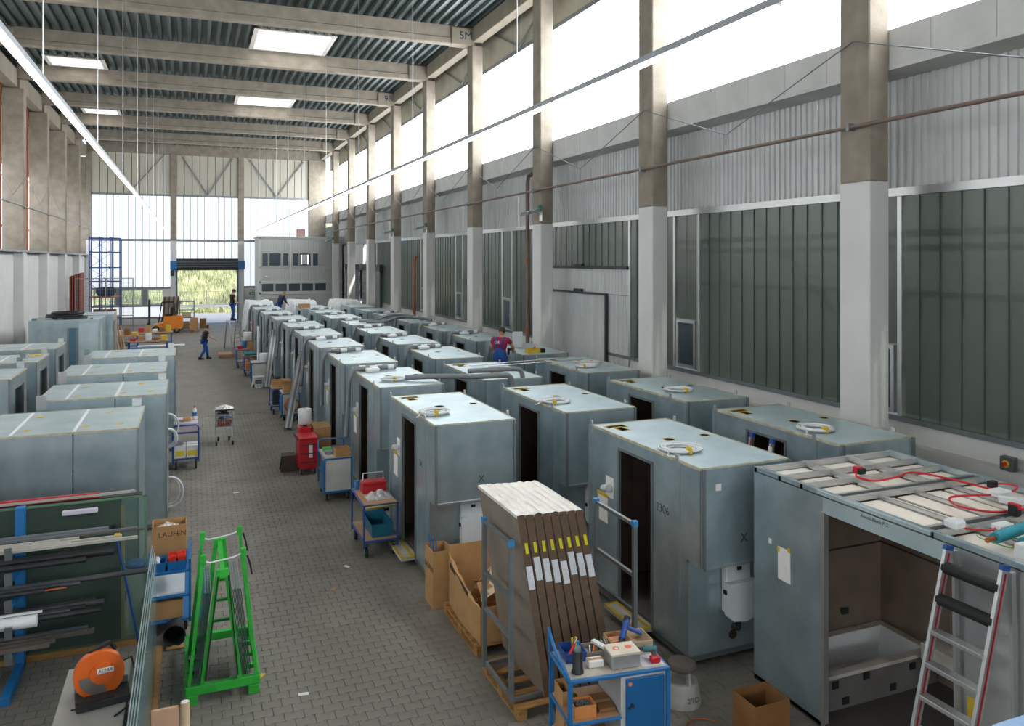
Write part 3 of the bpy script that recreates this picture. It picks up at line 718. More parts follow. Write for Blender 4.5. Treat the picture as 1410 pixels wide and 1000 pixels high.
for k, y in enumerate(fronts_C): copy_tree(proto, (8.1-(.0 if k < 6 else .08*(k-5))+jit(.03), y, 0), jit(.006), lab_mod % ('%s from the front in the row by the glass wall' % ords[k]), 'bathroom modules along the glass wall')
# writing on the nearest ones
mod_B1 = [o for o in bpy.data.objects if o.get('label') == lab_mod % 'first from the front in the middle row'][0]
M_pen = mat('marker_pen', '#4a5257', .7, 0, .1, 9)
text('2306', .15, M_pen, mod_B1, (-.002, .82, 1.78), LEFT); text('X', .16, M_pen, mod_B1, (.62, -.022, 1.6), FRONT)
text('X', .16, M_pen, proto, (.75, -.022, 1.62), FRONT); text('2A', .14, M_pen, proto, (-.002, .75, 1.75), LEFT)
MB().box(.2, .28, -.024, -.02, 2.22, 2.3).build('sticker', M_paper, mod_B1)

# left-hand modules: wide roofs with white tape and yellow discs
def make_left(label, W=2.1, L=1.92, H=2.5, door=False):
    r_ = thing('bathroom_module', label, 'module', (0, 0, 0))
    MB().box(0, W, 0, L, H-.02, H).build('roof_sheet', M_galvt, r_)
    b_ = MB(); t = .012
    b_.box(-.004, t, 0, L, H-.03, H+.005).box(W-t, W+.004, 0, L, H-.03, H+.005).box(0, W, -.004, t, H-.03, H+.005).box(0, W, L-t, L+.004, H-.03, H+.005)
    b_.build('edge_sealant', MATS['yellowish_edge_sealant'], r_)
    tp = MB().box(-.022, .022, .04, L-.04, H, H+.004).build('roof_tape', M_wtape, r_, (W-.85, 0, 0)); add(tp.data, 'roof_tape', r_, (W-1.65, 0, 0))
    ds = MB().disc((0, 0, H), .06, .004).build('yellow_cap', mat('yellow_cap', '#cbb85e', .6, 0, .1, 9), r_, (W-.5, 1.5, 0))
    for x, y in ((W-.28, .42), (W-.74, .4), (W-1.48, 1.45), (W-1.5, .38)): add(ds.data, 'yellow_cap', r_, (x, y, 0))
    MB().box(0, W-.86, -.012, .02, .1, H-.02).build('wall_panel', M_galv, r_); MB().box(W-.845, W, -.012, .02, .1, H-.02).build('wall_panel', M_galv, r_)
    MB().box(0, .03, .02, L, .1, H-.02).build('wall_panel', M_galv, r_); MB().box(.03, W-.03, L-.03, L, .1, H-.02).build('wall_panel', M_galv, r_)
    if door:
        MB().box(W-.03, W, .02, .55, .1, H-.02).box(W-.03, W, 1.5, L-.03, .1, H-.02).box(W-.03, W, .55, 1.5, 2.2, H-.02).build('wall_panel', M_galv, r_)
        MB().box(W-.6, W-.57, .1, L-.1, .1, 2.4).build('interior_tiling', mat('sand_tile', '#8d8375', .6, 0, .15, 3), r_)
        MB().box(W, W+.015, .53, .57, .1, 2.22).box(W, W+.015, 1.48, 1.52, .1, 2.22).build('door_trim', M_steel, r_)
    else: MB().box(W-.03, W, .02, L-.03, .1, H-.02).build('wall_panel', M_galv, r_)
    MB().bar((W+.005, -.01, .1), (W+.005, -.01, H), .05, .03).build('corner_profile', M_steel, r_)
    MB().bar((W-.02, L+.02, .1), (W-.02, L+.02, H), .05, .03).build('corner_profile', M_steel, r_)
    MB().box(W-.2, W-.05, L, L+.015, H-.15, H+.14).build('lifting_lug', M_alu, r_)
    MB().box(.0, .16, -.02, -.005, H-.15, H+.1).build('lifting_lug', M_alu, r_)
    MB().box(0, W, 0, L, .03, .1).build('base_frame', M_steel, r_)
    ft = MB().box(-.05, .05, -.05, .05, 0, .04).mesh('foot', M_dark)
    for x, y in ((.08, .08), (W-.08, .08), (.08, L-.08), (W-.08, L-.08)): add(ft, 'foot', r_, (x, y, 0))
    rv = MB()
    for z in (.6, 1.25, 1.9): rv.disc((W-.85, -.014, z), .018, .004, 8, 'y').disc((W-.06, -.014, z), .018, .004, 8, 'y')
    rv.build('rivet', M_alu, r_)
    return r_
ll = 'wide galvanised module with white roof tape, %s'
pL = make_left(ll % 'nearest on the left of the aisle'); pL.location = (-2.83, 12.97, 0); pL['group'] = 'wide modules left of the aisle'
for k, (x, y) in enumerate(((-2.53, 16.05), (-2.63, 19.28), (-2.49, 22.45))):
    copy_tree(pL, (x, y, 0), 0, ll % ('%s on the left of the aisle' % ords[k+1]))
pM = make_left('galvanised module with open doorway, nearest at the left picture edge', door=True); pM.location = (-5.62, 19.2, 0); pM['group'] = 'modules with doorways by the left wall'
copy_tree(pM, (-5.6, 22.2, 0), 0, 'galvanised module with open doorway, second by the left wall')
copy_tree(pM, (-5.62, 25.3, 0), 0, 'galvanised module with open doorway, third by the left wall')
# tall plain module with service door further back
r_ = thing('bathroom_module', 'plain grey steel module carrying a coil of black hose near the left wall', 'module', (-6.08, 36.8, 0))
MB().box(0, 2.56, 0, 2.6, .1, 2.5).build('body_shell', M_galv, r_)
MB().box(0, 2.56, 0, 2.6, 2.5, 2.52).build('roof_sheet', M_galvt, r_)
MB().box(1.38, 1.44, -.04, 0, .1, 2.2).box(1.72, 1.78, -.04, 0, .1, 2.2).build('pipe_duct', M_steel, r_)
MB().box(1.44, 1.72, -.02, 0, .1, 2.2).build('recess_plate', mat('blue_grey_plate', '#5b7f95', .4, .4), r_)
MB().box(1.8, 2.5, -.012, 0, .1, 2.4).box(2.56, 2.575, .3, 1.0, .4, 2.3).build('wall_panel', M_galvt, r_)
MB().box(2.0, 2.2, -.016, 0, .2, 1.3).build('access_flap', M_galv, r_)
MB().box(.1, .25, .1, .3, 2.52, 2.62).box(1.0, 1.15, .2, .4, 2.52, 2.58).box(2.2, 2.3, .1, .2, 2.52, 2.6).build('roof_fitting', M_steel, r_)
MB().box(.05, 2.5, .05, 2.55, 0, .1).build('base_frame', M_dark, r_)
r_ = thing('bathroom_module', 'plain grey steel module behind the one with black hose', 'module', (-5.6, 40.0, 0))
MB().box(0, 2.3, 0, 2.3, .1, 2.5).build('body_shell', M_galv, r_); MB().box(0, 2.3, 0, 2.3, 2.5, 2.52).build('roof_sheet', M_galvt, r_)
MB().box(.05, 2.25, .05, 2.25, 0, .1).build('base_frame', M_dark, r_); MB().box(2.3, 2.32, .4, 1.2, .3, 2.2).build('door_leaf', M_steel, r_)
def arc(c, r, z, a0, a1, n, wob=0):
    return [(c[0]+(r+jit(wob))*math.cos(a0+(a1-a0)*i/n), c[1]+(r+jit(wob))*math.sin(a0+(a1-a0)*i/n), z+jit(wob*.4)) for i in range(n+1)]
o = MB()
for q in range(5): o.tube(arc((-4.9+jit(.2), 37.9+jit(.15)), .62+jit(.12), 2.58+.05*q, 0, 2*PI, 20, .03), .045, 6)
tag(o.build('hose_coil', M_blk_plastic), 'coil of black ribbed hose lying on the plain grey module', 'hose')

# ---- coils of white cable on the near roofs ----
def coil(x, y, z, label, R=.21):
    r_ = thing('cable_coil', label, 'cable', (x, y, z), random.uniform(-.4, .4), 'cable coils on module roofs')
    b_ = MB()
    for q in range(8): b_.tube(arc((jit(.025), jit(.025)), R-.03+.012*q+jit(.01), .012+.011*(q % 3)+.003*q, 0, 2*PI, 24, .006), .0105, 6)
    b_.tube([(-R-.02, 0, .03), (-R-.09, -.08, .02), (-R-.14, -.11, -.0), (-R-.2, -.2, .012)], .008, 6)
    b_.build('cable', M_wcable, r_)
    MB().bbox(-.1, -.05, -R-.07, -R+.04, .0, .1, .02).build('tape_wrap', M_yellow, r_)
coils = [(3.66, 12.36, 'front module of the aisle row'), (3.9, 16.1, 'second module of the aisle row'), (5.95, 8.75, 'first module of the middle row'), (5.92, 12.5, 'second module of the middle row'), (6.2, 16.5, 'third module of the middle row'),
         (8.5, 9.05, 'first module of the row by the glass wall'), (8.6, 12.7, 'second module of the row by the glass wall'), (8.55, 16.4, 'third module of the row by the glass wall')]
for x, y, w in coils: coil(x, y, 2.501, 'white cable coil on the '+w)
# ---- grey insulated pipes hung over module roofs ----
def hose(pts, r, label, sleeves=()):
    r_ = thing('insulated_pipe', label, 'pipe', (0, 0, 0), 0, 'grey insulated pipes on module roofs')
    # smooth path
    P_ = [Vector(p) for p in pts]; S = []
    for i in range(len(P_)-1):
        p0, p1, p2, p3 = P_[max(i-1, 0)], P_[i], P_[i+1], P_[min(i+2, len(P_)-1)]
        for j in range(5):
            t = j/5; S.append(.5*((2*p1)+(-p0+p2)*t+(2*p0-5*p1+4*p2-p3)*t*t+(-p0+3*p1-3*p2+p3)*t**3))
    S.append(P_[-1])
    MB().tube(S, r, 10).build('pipe_jacket', M_pipeins, r_)
    for a in sleeves:
        i = int(a*(len(S)-1)); j = min(i+2, len(S)-1)
        MB().tube(S[i:j+1], r+.006, 10).build('white_sleeve', M_wplast, r_)
rows = [(fronts_A, 3.38, range(1, 9), 'aisle row'), (fronts_B, 5.65, range(3, 9), 'middle row'), (fronts_C, 8.1, range(3, 8), 'row by the glass wall')]
for fr, x, ks, nm in rows:
    for k in ks:
        y = fr[k]+2.45; H = 2.5; xs = x-(.12*(k-5) if (nm == 'aisle row' and k > 5) else 0)
        w = '%s module of the %s' % (ords[k], nm)
        hose([(xs+.95, y, H+.06), (xs+.6, y-.01, H+.06), (xs+.2, y-.03, H+.06), (xs-.02, y-.08, H+.05), (xs-.13, y-.14, H-.18), (xs-.16, y-.18, H-.6), (xs-.17-.1*(k % 2), y-.25-.25*(k % 2), H-1.35)], .05, 'grey insulated pipe, outer one on the '+w, (.06, .22))
        hose([(xs+.72, y+.16, H+.055), (xs+.35, y+.15, H+.06), (xs+.03, y+.12, H+.05), (xs-.08, y+.1, H-.12), (xs-.1, y+.08, H-.8)], .042, 'grey insulated pipe, inner one on the '+w, (.08, .3))
        if k % 2 or nm != 'aisle row':
            o = MB().bbox(xs+.22, xs+.52, y-.32, y-.14, H+.002, H+.09, .02).build('pipe_fitting_box', M_wplast); tag(o, 'white fitting box on the '+w, 'fitting', 'white fittings on module roofs')
hose([(4.1, 15.9, 2.57), (4.7, 15.62, 2.6), (5.4, 15.3, 2.6), (5.95, 15.26, 2.6), (6.15, 15.27, 2.58), (6.22, 15.28, 2.45), (6.22, 15.28, 2.2)], .055, 'long grey insulated pipe bridging two rows with its end bent down', ())
hose([(5.3, 15.42, 2.7), (5.8, 15.38, 2.71), (6.3, 15.4, 2.7), (6.46, 15.4, 2.66), (6.52, 15.4, 2.5), (6.52, 15.4, 2.25)], .05, 'short grey insulated pipe beside the long one, bent down over the front', ())
# black hoses over the far middle and wall rows
hose([(6.2, 31.3, 2.56), (6.8, 31.0, 2.62), (7.4, 31.4, 2.75), (8.2, 31.6, 2.72), (8.8, 31.2, 2.56)], .055, 'dark hose arching between the middle row and the wall row')
hose([(6.4, 30.9, 2.56), (7.1, 30.5, 2.6), (7.7, 30.9, 2.7), (8.5, 31.0, 2.66), (9.0, 30.7, 2.56)], .055, 'second dark hose lying beside the arching one far back')
# thin galvanised rods across two rows beside the worker
for q, (a, b2) in enumerate((((6.0, 17.3, 2.545), (8.7, 17.7, 2.56)), ((6.2, 17.0, 2.545), (8.9, 17.25, 2.56)))):
    tag(MB().cyl(a, b2, .014, 8).build('steel_rod', M_alu), ('rear' if q == 0 else 'front')+' thin steel rod laid across two modules by the kneeling worker', 'rod', 'rods laid across modules')
# white plastic sheeting over the far modules of the aisle row and behind
def sheet_cover(x0, x1, y0, y1, ztop, zl, label):
    V = []; F = []; n = 26
    prof = []
    for i in range(n+1):
        for j in range(n+1):
            s_, t_ = i/n, j/n
            px = x0-.35+(x1-x0+.7)*s_; py = y0-.35+(y1-y0+.7)*t_
            dx = max(x0-px, 0, px-x1); dy = max(y0-py, 0, py-y1); d = max(dx, dy)/.35
            z = ztop+.05*math.sin(px*5+py*3)+random.uniform(0, .05)
            if d > .02:
                z = ztop-(ztop-zl)*min(1, d)**.8*(1+.2*math.sin(9*(px+py)))
                px = min(max(px, x0-.05-.14*d), x1+.05+.14*d)+.05*math.sin(11*py)*d; py = min(max(py, y0-.05-.14*d), y1+.05+.14*d)+.05*math.sin(11*px)*d
            V.append((px, py, z))
    for i in range(n):
        for j in range(n): a = i*(n+1)+j; F.append((a, a+1, a+n+2, a+n+1))
    b_ = MB(); b_.add(V, F, True); o = b_.build('plastic_sheeting', M_film)
    sm = o.modifiers.new('thick', 'SOLIDIFY'); sm.thickness = .006
    tag(o, label, 'sheeting', 'plastic sheeting over far modules')
sheet_cover(2.88, 4.24, 45.3, 48.2, 2.62, .9, 'white plastic sheeting draped over the farthest aisle module')
sheet_cover(5.23, 6.6, 45.2, 48.2, 2.62, 1.2, 'crumpled white plastic sheeting over the far end of the middle row')
sheet_cover(7.66, 9.05, 45.2, 48.0, 2.6, 1.4, 'flat white plastic sheeting over the far end of the wall row')
# ---------------- helpers for workshop things ----------------
def open_box(name, label, x0, x1, y0, y1, z0, z1, m=None, t=.008, parent=None, cat='box', group=None, flaps=0.):
    m = m or M_card; b_ = MB()
    b_.box(x0, x1, y0, y1, z0, z0+t).box(x0, x0+t, y0, y1, z0+t, z1).box(x1-t, x1, y0, y1, z0+t, z1).box(x0+t, x1-t, y0, y0+t, z0+t, z1).box(x0+t, x1-t, y1-t, y1, z0+t, z1)
    if flaps:
        b_.add([(x0, y0, z1), (x0, y1, z1), (x0-flaps*.5, y1, z1+flaps*.7), (x0-flaps*.5, y0, z1+flaps*.7)], [(0, 1, 2, 3)])
        b_.add([(x1, y0, z1), (x1, y1, z1), (x1+flaps*.6, y1, z1+flaps*.4), (x1+flaps*.6, y0, z1+flaps*.4)], [(0, 1, 2, 3)])
    o = b_.build(name, m, parent)
    if label: tag(o, label, cat, group)
    return o
def shut_box(name, label, x0, x1, y0, y1, z0, z1, m=None, cat='box', group=None, lab_m=None):
    m = m or M_card; r_ = thing(name, label, cat, ((x0+x1)/2, (y0+y1)/2, z0), 0, group); w, d, h = (x1-x0)/2, (y1-y0)/2, z1-z0
    MB().bbox(-w, w, -d, d, 0, h, .006).build('carton', m, r_)
    MB().box(-w, w, -.02, .02, h, h+.002).build('packing_tape', mat('packing_tape', '#a8834f', .4), r_)
    if lab_m: MB().box(-w*.8, w*.8, -d-.002, -d, h*.15, h*.6).build('print_panel', lab_m, r_)
    return r_
def tub(name, label, x0, x1, y0, y1, z0, z1, m, cat='bin', group=None, parent=None, sl=.015):
    """storage bin with sloping sides, rim and hollow inside"""
    b_ = MB(); t = .008
    o = [(x0+sl, y0+sl), (x1-sl, y0+sl), (x1-sl, y1-sl), (x0+sl, y1-sl)]; p = [(x0, y0), (x1, y0), (x1, y1), (x0, y1)]
    pi_ = [(x0+t, y0+t), (x1-t, y0+t), (x1-t, y1-t), (x0+t, y1-t)]; oi = [(x0+sl+t, y0+sl+t), (x1-sl-t, y0+sl+t), (x1-sl-t, y1-sl-t), (x0+sl+t, y1-sl-t)]
    V = [(a, b2, z0) for a, b2 in o]+[(a, b2, z1) for a, b2 in p]+[(a, b2, z1) for a, b2 in pi_]+[(a, b2, z0+t) for a, b2 in oi]
    F = [(3, 2, 1, 0)]
    for k in range(4):
        j = (k+1) % 4; F += [(k, j, 4+j, 4+k), (4+k, 4+j, 8+j, 8+k), (8+k, 8+j, 12+j, 12+k)]
    F.append((12, 13, 14, 15)); b_.add(V, F)
    o_ = b_.build(name, m, parent)
    if label: tag(o_, label, cat, group)
    return o_
def caster(parent, x, y, h=.16):
    c = MB().cyl((x-.02, y, h*.42), (x+.02, y, h*.42), h*.42, 12).build('caster_wheel', M_black, parent)
    MB().box(x-.035, x-.025, y-.03, y+.04, h*.3, h).box(x+.025, x+.035, y-.03, y+.04, h*.3, h).box(x-.035, x+.035, y-.04, y+.05, h-.012, h).build('caster_fork', M_steel, c)
    return c
def pallet(name, label, x0, x1, y0, y1, rz=0):
    cx_, cy_ = (x0+x1)/2, (y0+y1)/2; r_ = thing(name, label, 'pallet', (cx_, cy_, 0), rz); w, d = (x1-x0)/2, (y1-y0)/2
    sl = MB().bbox(-w, w, -.05, .05, .122, .144, .004).mesh('deck_board', M_wood)
    n = max(5, int(2*d/.19))
    for i in range(n): add(sl, 'deck_board', r_, (0, -d+.05+i*(2*d-.1)/(n-1), 0))
    st = MB().bbox(-.05, .05, -d, d, .1, .122, .004).mesh('stringer_board', M_wood); bt = MB().bbox(-.05, .05, -d, d, 0, .022, .004).mesh('bottom_board', M_wood)
    bl = MB().bbox(-.05, .05, -.07, .07, .022, .1, .004).mesh('block', M_wood)
    for x in (-w+.05, 0, w-.05):
        add(st, 'stringer_board', r_, (x, 0, 0)); add(bt, 'bottom_board', r_, (x, 0, 0))
        for y in (-d+.07, 0, d-.07): add(bl, 'block', r_, (x, y, 0))
    return r_
# ---------------- the big open module at right ----------------
bx, by0, by1, bw, bh = 6.24, 3.0, 7.64, 2.18, 2.5
big = thing('open_bathroom_module', 'large open steel module with a bathtub inside and bare ceiling frame on top', 'module', (bx, by0, 0)); LY = by1-by0
MB().box(0, .05, 3.53, LY, .02, bh-.02).build('wall_panel', M_galv, big)
MB().box(0, .05, 0, 1.93, .02, bh-.02).build('wall_panel', mat('bare_aluminium_panel', '#d0d3d3', .3, .8, .06, 1.5, .05, 20), big)
MB().box(0, .05, 1.93, 3.53, 2.3, bh-.02).build('door_lintel', M_galvt, big)
MB().box(bw-.05, bw, 0, LY, .02, bh-.02).build('wall_panel', M_galv, big); MB().box(.05, bw-.05, LY-.05, LY, .02, bh-.02).build('wall_panel', M_galv, big)
MB().box(-.01, .05, 3.5, 3.55, .02, 2.31).box(-.01, .05, 1.92, 1.96, .02, 2.31).build('door_trim', M_alu, big)
MB().box(0, bw, 0, LY, 0, .06).build('floor_plate', mat('dark_screed', '#4e4a45', .8, 0, .15, 3), big)
li = MB(); li.box(.05, bw-.3, LY-.14, LY-.13, .06, 2.35).box(bw-.31, bw-.3, 0, LY-.13, .06, 2.35).box(.052, .06, 3.55, LY-.13, .06, 2.35); li.build('interior_tiling', mat('brown_marble_tile', '#7f6f63', .4, 0, .2, 2.2), big)
MB().box(.05, bw-.3, LY-.15, LY-.14, 1.42, 1.44).box(bw-.32, bw-.31, .5, LY-.14, 1.42, 1.44).build('tile_joint', mat('tile_joint', '#3c332d', .8), big)
# bathtub
M_marb = mat('marble_stone', '#c4bdb3', .35, 0, .2, 3, tint='#d5d0c8')
tb = MB(); x0, x1, y0, y1, zt = .1, 1.84, 3.66, 4.48, .44
for (a, b2, c, d) in ((x0, x1, y0, y0+.1), (x0, x1, y1-.1, y1), (x0, x0+.1, y0+.1, y1-.1), (x1-.1, x1, y0+.1, y1-.1)): tb.box(a, b2, c, d, zt-.04, zt)
tb.build('tub_rim', M_marb, big)
b_ = MB(); o1 = [(x0+.1, y0+.1), (x1-.1, y0+.1), (x1-.1, y1-.1), (x0+.1, y1-.1)]; o2 = [(x0+.2, y0+.18), (x1-.25, y0+.18), (x1-.25, y1-.18), (x0+.2, y1-.18)]
b_.add([(a, c, zt-.01) for a, c in o1]+[(a, c, .12) for a, c in o2], [(k, (k+1) % 4, 4+(k+1) % 4, 4+k) for k in range(4)]+[(4, 5, 6, 7)]); b_.build('tub_basin', M_wplast, big)
ap = MB().box(x0, x1, y0, y0+.03, .06, zt-.04).build('tub_apron', mat('dark_backer_board', '#6d6a66', .7, 0, .15, 3), big)
for px_, pz in ((.25, .34), (.7, .36), (1.4, .33), (.4, .14), (1.1, .15), (1.6, .14)): MB().box(px_, px_+.09, y0-.01, y0, pz-.04, pz+.04).build('mounting_pad', M_black, ap)
MB().box(1.2, 1.3, y1-.02, y1-.01, .62, .7).build('drain_cover', M_dark, big)
MB().bbox(1.5, 1.86, 2.0, 3.6, .42, .62, .01).build('marble_ledge', M_marb, big)
MB().disc((bw-.315, 3.3, 1.15), .09, .004, 18, 'x').build('pipe_outlet_cap', mat('green_cap', '#1d6b4c', .5), big)
MB().disc((bw-.32, 3.3, 1.15), .065, .004, 18, 'x').build('pipe_outlet', M_hole, big)
# ceiling frame and boards
fy = [.25, 1.25, 2.2, 2.32, 3.3, 3.42, 3.85, 4.2, LY-.03]; fx = [.03, .75, 1.45, bw-.03]
for y in fy: MB().box(.0, bw, y-.022, y+.022, bh-.03, bh+.025).build('ceiling_stud', M_alu, big)
for x in (.03, bw-.03): MB().box(x-.03, x+.03, 0, LY, bh-.03, bh+.03).build('ceiling_stud', M_galv, big)
for x in (.75, 1.45): MB().box(x-.02, x+.02, 3.42, LY, bh-.02, bh+.03).build('ceiling_stud', M_alu, big)
for x in (.55, 1.05, 1.6): MB().box(x-.02, x+.02, .25, 3.3, bh-.035, bh-.0).build('ceiling_batten', M_alu, big)
for y0_, y1_ in ((.28, 1.22), (1.28, 2.17), (2.35, 3.27), (3.45, 3.82), (3.88, 4.17), (4.23, LY-.06)):
    for x0_, x1_ in ((.06, .72), (.78, 1.42), (1.48, bw-.06)): MB().box(x0_, x1_, y0_, y1_, bh-.06, bh-.045).build('gypsum_board', M_gyps, big)
MB().box(-.02, .0, 2.2, 3.6, bh-.01, bh+.03).build('edge_angle', M_galvt, big)
MB().box(-.006, 0, 4.02, 4.22, 1.35, 1.72).build('inspection_sheet', M_paper, big); MB().box(-.009, 0, 4.02, 4.06, 1.7, 1.75).box(-.009, 0, 4.19, 4.23, 1.66, 1.71).build('sheet_tape', M_yellow, big)
MB().box(-.005, 0, 4.33, 4.38, 1.7, 1.76).build('sticker', M_paper, big)
MB().box(-.005, 0, 1.72, 1.84, 1.0, 1.22).build('yellow_sticker', M_yellow, big)
text('Anschl.Block P-2', .05, M_pen, big, (-.002, 2.85, 2.43), LEFT)
# cables and pipes lying on the frame
def cable(label, pts, r, m, name='power_cable', group=None):
    P_ = [Vector(p) for p in pts]; S = []
    for i in range(len(P_)-1):
        p0, p1, p2, p3 = P_[max(i-1, 0)], P_[i], P_[i+1], P_[min(i+2, len(P_)-1)]
        for j in range(5):
            t = j/5; S.append(.5*((2*p1)+(-p0+p2)*t+(2*p0-5*p1+4*p2-p3)*t*t+(-p0+3*p1-3*p2+p3)*t**3))
    S.append(P_[-1]); r_ = thing(name, label, 'cable', (0, 0, 0), 0, group); MB().tube(S, r, 7).build('cable_jacket', m, r_); return r_
zc = bh+.04
c1 = cable('red cable snaking over the ceiling frame from the far connector', [(7.15, 6.95, zc), (7.0, 6.8, zc), (7.05, 6.6, zc), (7.4, 6.62, zc), (7.75, 6.7, zc), (7.9, 6.3, zc), (7.95, 5.9, zc), (8.05, 5.75, zc), (8.3, 5.85, zc), (8.25, 6.0, zc), (8.0, 5.95, zc)], .011, M_rcable)
MB().bbox(7.1, 7.2, 6.9, 6.98, zc-.01, zc+.07, .01).build('plug', M_red, c1); MB().bbox(7.1, 7.2, 6.86, 6.9, zc-.01, zc+.06, .01).bbox(7.98, 8.08, 5.9, 5.97, zc-.01, zc+.07, .01).build('socket', M_black, c1)
c2_ = cable('red cable looping to the white junction box above the tub', [(7.75, 5.75, zc), (7.3, 5.85, zc), (7.1, 5.6, zc), (7.25, 5.35, zc), (7.6, 5.3, zc), (7.75, 5.28, zc)], .011, M_rcable)
MB().bbox(7.75, 7.95, 5.65, 5.8, bh+.026, bh+.09, .01).bbox(7.75, 7.9, 5.22, 5.32, bh+.026, bh+.08, .01).build('junction_box', M_wplast, c2_); MB().bbox(7.35, 7.42, 5.18, 5.28, bh+.026, bh+.13, .01).build('connector', M_black, c2_); MB().bbox(7.36, 7.41, 5.175, 5.285, bh+.09, bh+.14, .005).build('connector_cap', M_red, c2_)
c3_ = cable('short red lead from the white socket block near the ladder', [(6.55, 5.15, zc), (6.7, 5.0, zc), (6.85, 5.02, zc)], .01, M_rcable)
MB().bbox(6.45, 6.6, 5.12, 5.26, bh+.026, bh+.11, .02).bbox(6.82, 7.0, 4.95, 5.06, bh+.026, bh+.08, .01).build('socket_block', M_wplast, c3_)
cable('green-yellow earth wire curling by the teal pipes', [(6.5, 4.95, zc), (6.38, 4.8, zc+.03), (6.5, 4.62, zc), (6.7, 4.7, zc+.02), (6.62, 4.88, zc)], .005, mat('earth_wire', '#5d9a3c', .5))
for q, (y, lab) in enumerate(((4.78, 'rear'), (4.6, 'front'))):
    r_ = thing('copper_pipe', lab+' copper pipe in teal insulation lying on the open module', 'pipe', (0, 0, 0), 0, 'teal insulated copper pipes')
    MB().cyl((6.5+.1*q, y, zc+.03), (7.35, y+.12, zc+.05), .05, 12).build('insulation', M_teal, r_); MB().cyl((6.38+.1*q, y-.015, zc+.03), (6.5+.1*q, y, zc+.03), .022, 10).build('pipe_end', M_copper, r_)
r_ = thing('lamp_housing', 'white rectangular housing at the right end of the open module roof', 'housing', (0, 0, 0))
open_box('housing_shell', None, 6.35, 7.3, 4.22, 4.5, bh+.026, bh+.14, M_wplast, .02, r_); MB().box(6.5, 7.2, 4.3, 4.32, bh+.13, bh+.15).build('yellow_strip', M_yellow, r_)
tag(MB().bar((7.6, 5.55, zc+.03), (8.4, 4.7, zc+.03), .09, .05).build('cable_trunking', M_wplast), 'white trunking length across the open module roof', 'trunking')
tag(MB().bar((7.0, 4.85, zc+.02), (8.2, 5.0, zc+.02), .06, .04).build('metal_profile', M_alu), 'pale metal profile behind the teal pipes on the open module', 'profile')
# ---------------- ladder against the big module ----------------
ld = thing('step_ladder', 'aluminium ladder with two black wrapped rungs leaning at the open module', 'ladder', (0, 0, 0))
T1, B1_, T2, B2_ = Vector((6.12, 4.93, 2.5)), Vector((5.45, 4.93, 0)), Vector((6.14, 4.43, 2.5)), Vector((5.45, 4.43, 0))
for a, b2 in ((T1, B1_), (T2, B2_)):
    st_ = MB().bar(a, b2, .03, .08, (1, 0, 0)).build('stile', M_alu, ld)
    MB().bar(a+Vector((-.012, -.02, -.05)), b2+Vector((-.012, -.02, 0)), .006, .012, (1, 0, 0)).build('red_stripe', M_rbar, st_); MB().bar(a+Vector((.003, 0, .012)), a+Vector((-.008, 0, -.03)), .036, .09, (1, 0, 0)).build('end_cap', M_dblue, st_)
for k in range(9):
    t = .07+k*.105; a = T1.lerp(B1_, t); b2 = T2.lerp(B2_, t)
    if k < 2: MB().cyl(a, b2, .052, 10).build('wrapped_rung', M_black, ld)
    else: MB().bbox(a.x-.05, a.x+.05, 4.44, 4.92, a.z-.02, a.z+.02, .006).build('tread', M_alu, ld)
for y in (4.92, 4.40): MB().bar((6.185, y, 2.46), (6.2, y-.03, 0), .028, .05, (1, 0, 0)).build('rear_leg', M_alu, ld)
lt_ = text('Krause', .07, M_dblue, ld, (5.76, 4.413, 1.15), (PI/2, -math.radians(75), 0))
# ---------------- cardboard box, stool ----------------
open_box('cardboard_box', 'open brown cardboard box on the floor before the big open module', 5.25, 5.68, 6.4, 6.77, 0, .5, M_card2)
r_ = thing('step_stool', 'round white plastic step stool with a dark grey top', 'stool', (5.15, 7.55, 0))
MB().lathe((0, 0, 0), [(.22, 0), (.215, .05), (.185, .24), (.17, .25), (.12, .25)], 20).build('base_drum', mat('worn_white_plastic', '#b9b7b0', .6, 0, .15, 8), r_)
for a in range(3): MB().bar((.15*math.cos(a*2.1+.5), .15*math.sin(a*2.1+.5), .24), (.12*math.cos(a*2.1+.5), .12*math.sin(a*2.1+.5), .41), .06, .03).build('support', MATS['worn_white_plastic'], r_)
MB().lathe((0, 0, 0), [(.15, .38), (.165, .39), (.165, .43), (.15, .445)], 20).build('tread_top', mat('grey_rubber_top', '#6a625c', .8, 0, .2, 10), r_)
text('2RO', .08, M_pen, r_, (.02, -.205, .1), (PI/2-.12, 0, .0))
b_ = MB(); b_.tube(arc((5.05, 6.95), .22, .012, .4, 2.9, 14), .008, 6); tag(b_.build('copper_cable', M_copper), 'thin orange cable loop on the floor beside the brown box', 'cable')
# ---------------- blue cabinet trolley with tools ----------------
ct = thing('cabinet_trolley', 'blue workshop trolley with cabinet door, shelves and tools on top', 'trolley', (3.36, 6.8, 0), -.12)
W, Dp, Hh = 1.07, .62, .95
MB().bbox(0, W, 0, Dp, Hh-.04, Hh-.005, .008).build('top_frame', M_blue, ct); MB().box(.03, W-.03, .03, Dp-.03, Hh-.005, Hh).build('top_sheet', mat('worn_worktop', '#b9b2a6', .6, 0, .15, 5), ct)
for x in (.02, W-.02):
    for y in (.02, Dp-.02): MB().bar((x, y, .17), (x, y, Hh-.04), .04).build('post', M_blue, ct)
for z in (.17, .5): MB().bbox(.0, .55, 0, Dp, z, z+.03, .005).build('shelf', M_blue, ct); MB().box(.02, .54, .02, Dp-.02, z+.03, z+.034).build('shelf_mat', M_ply, ct)
MB().box(.55, W-.04, .03, Dp, .17, Hh-.04).build('cabinet_body', mat('pale_grey_sheet', '#c3c6c6', .5), ct)
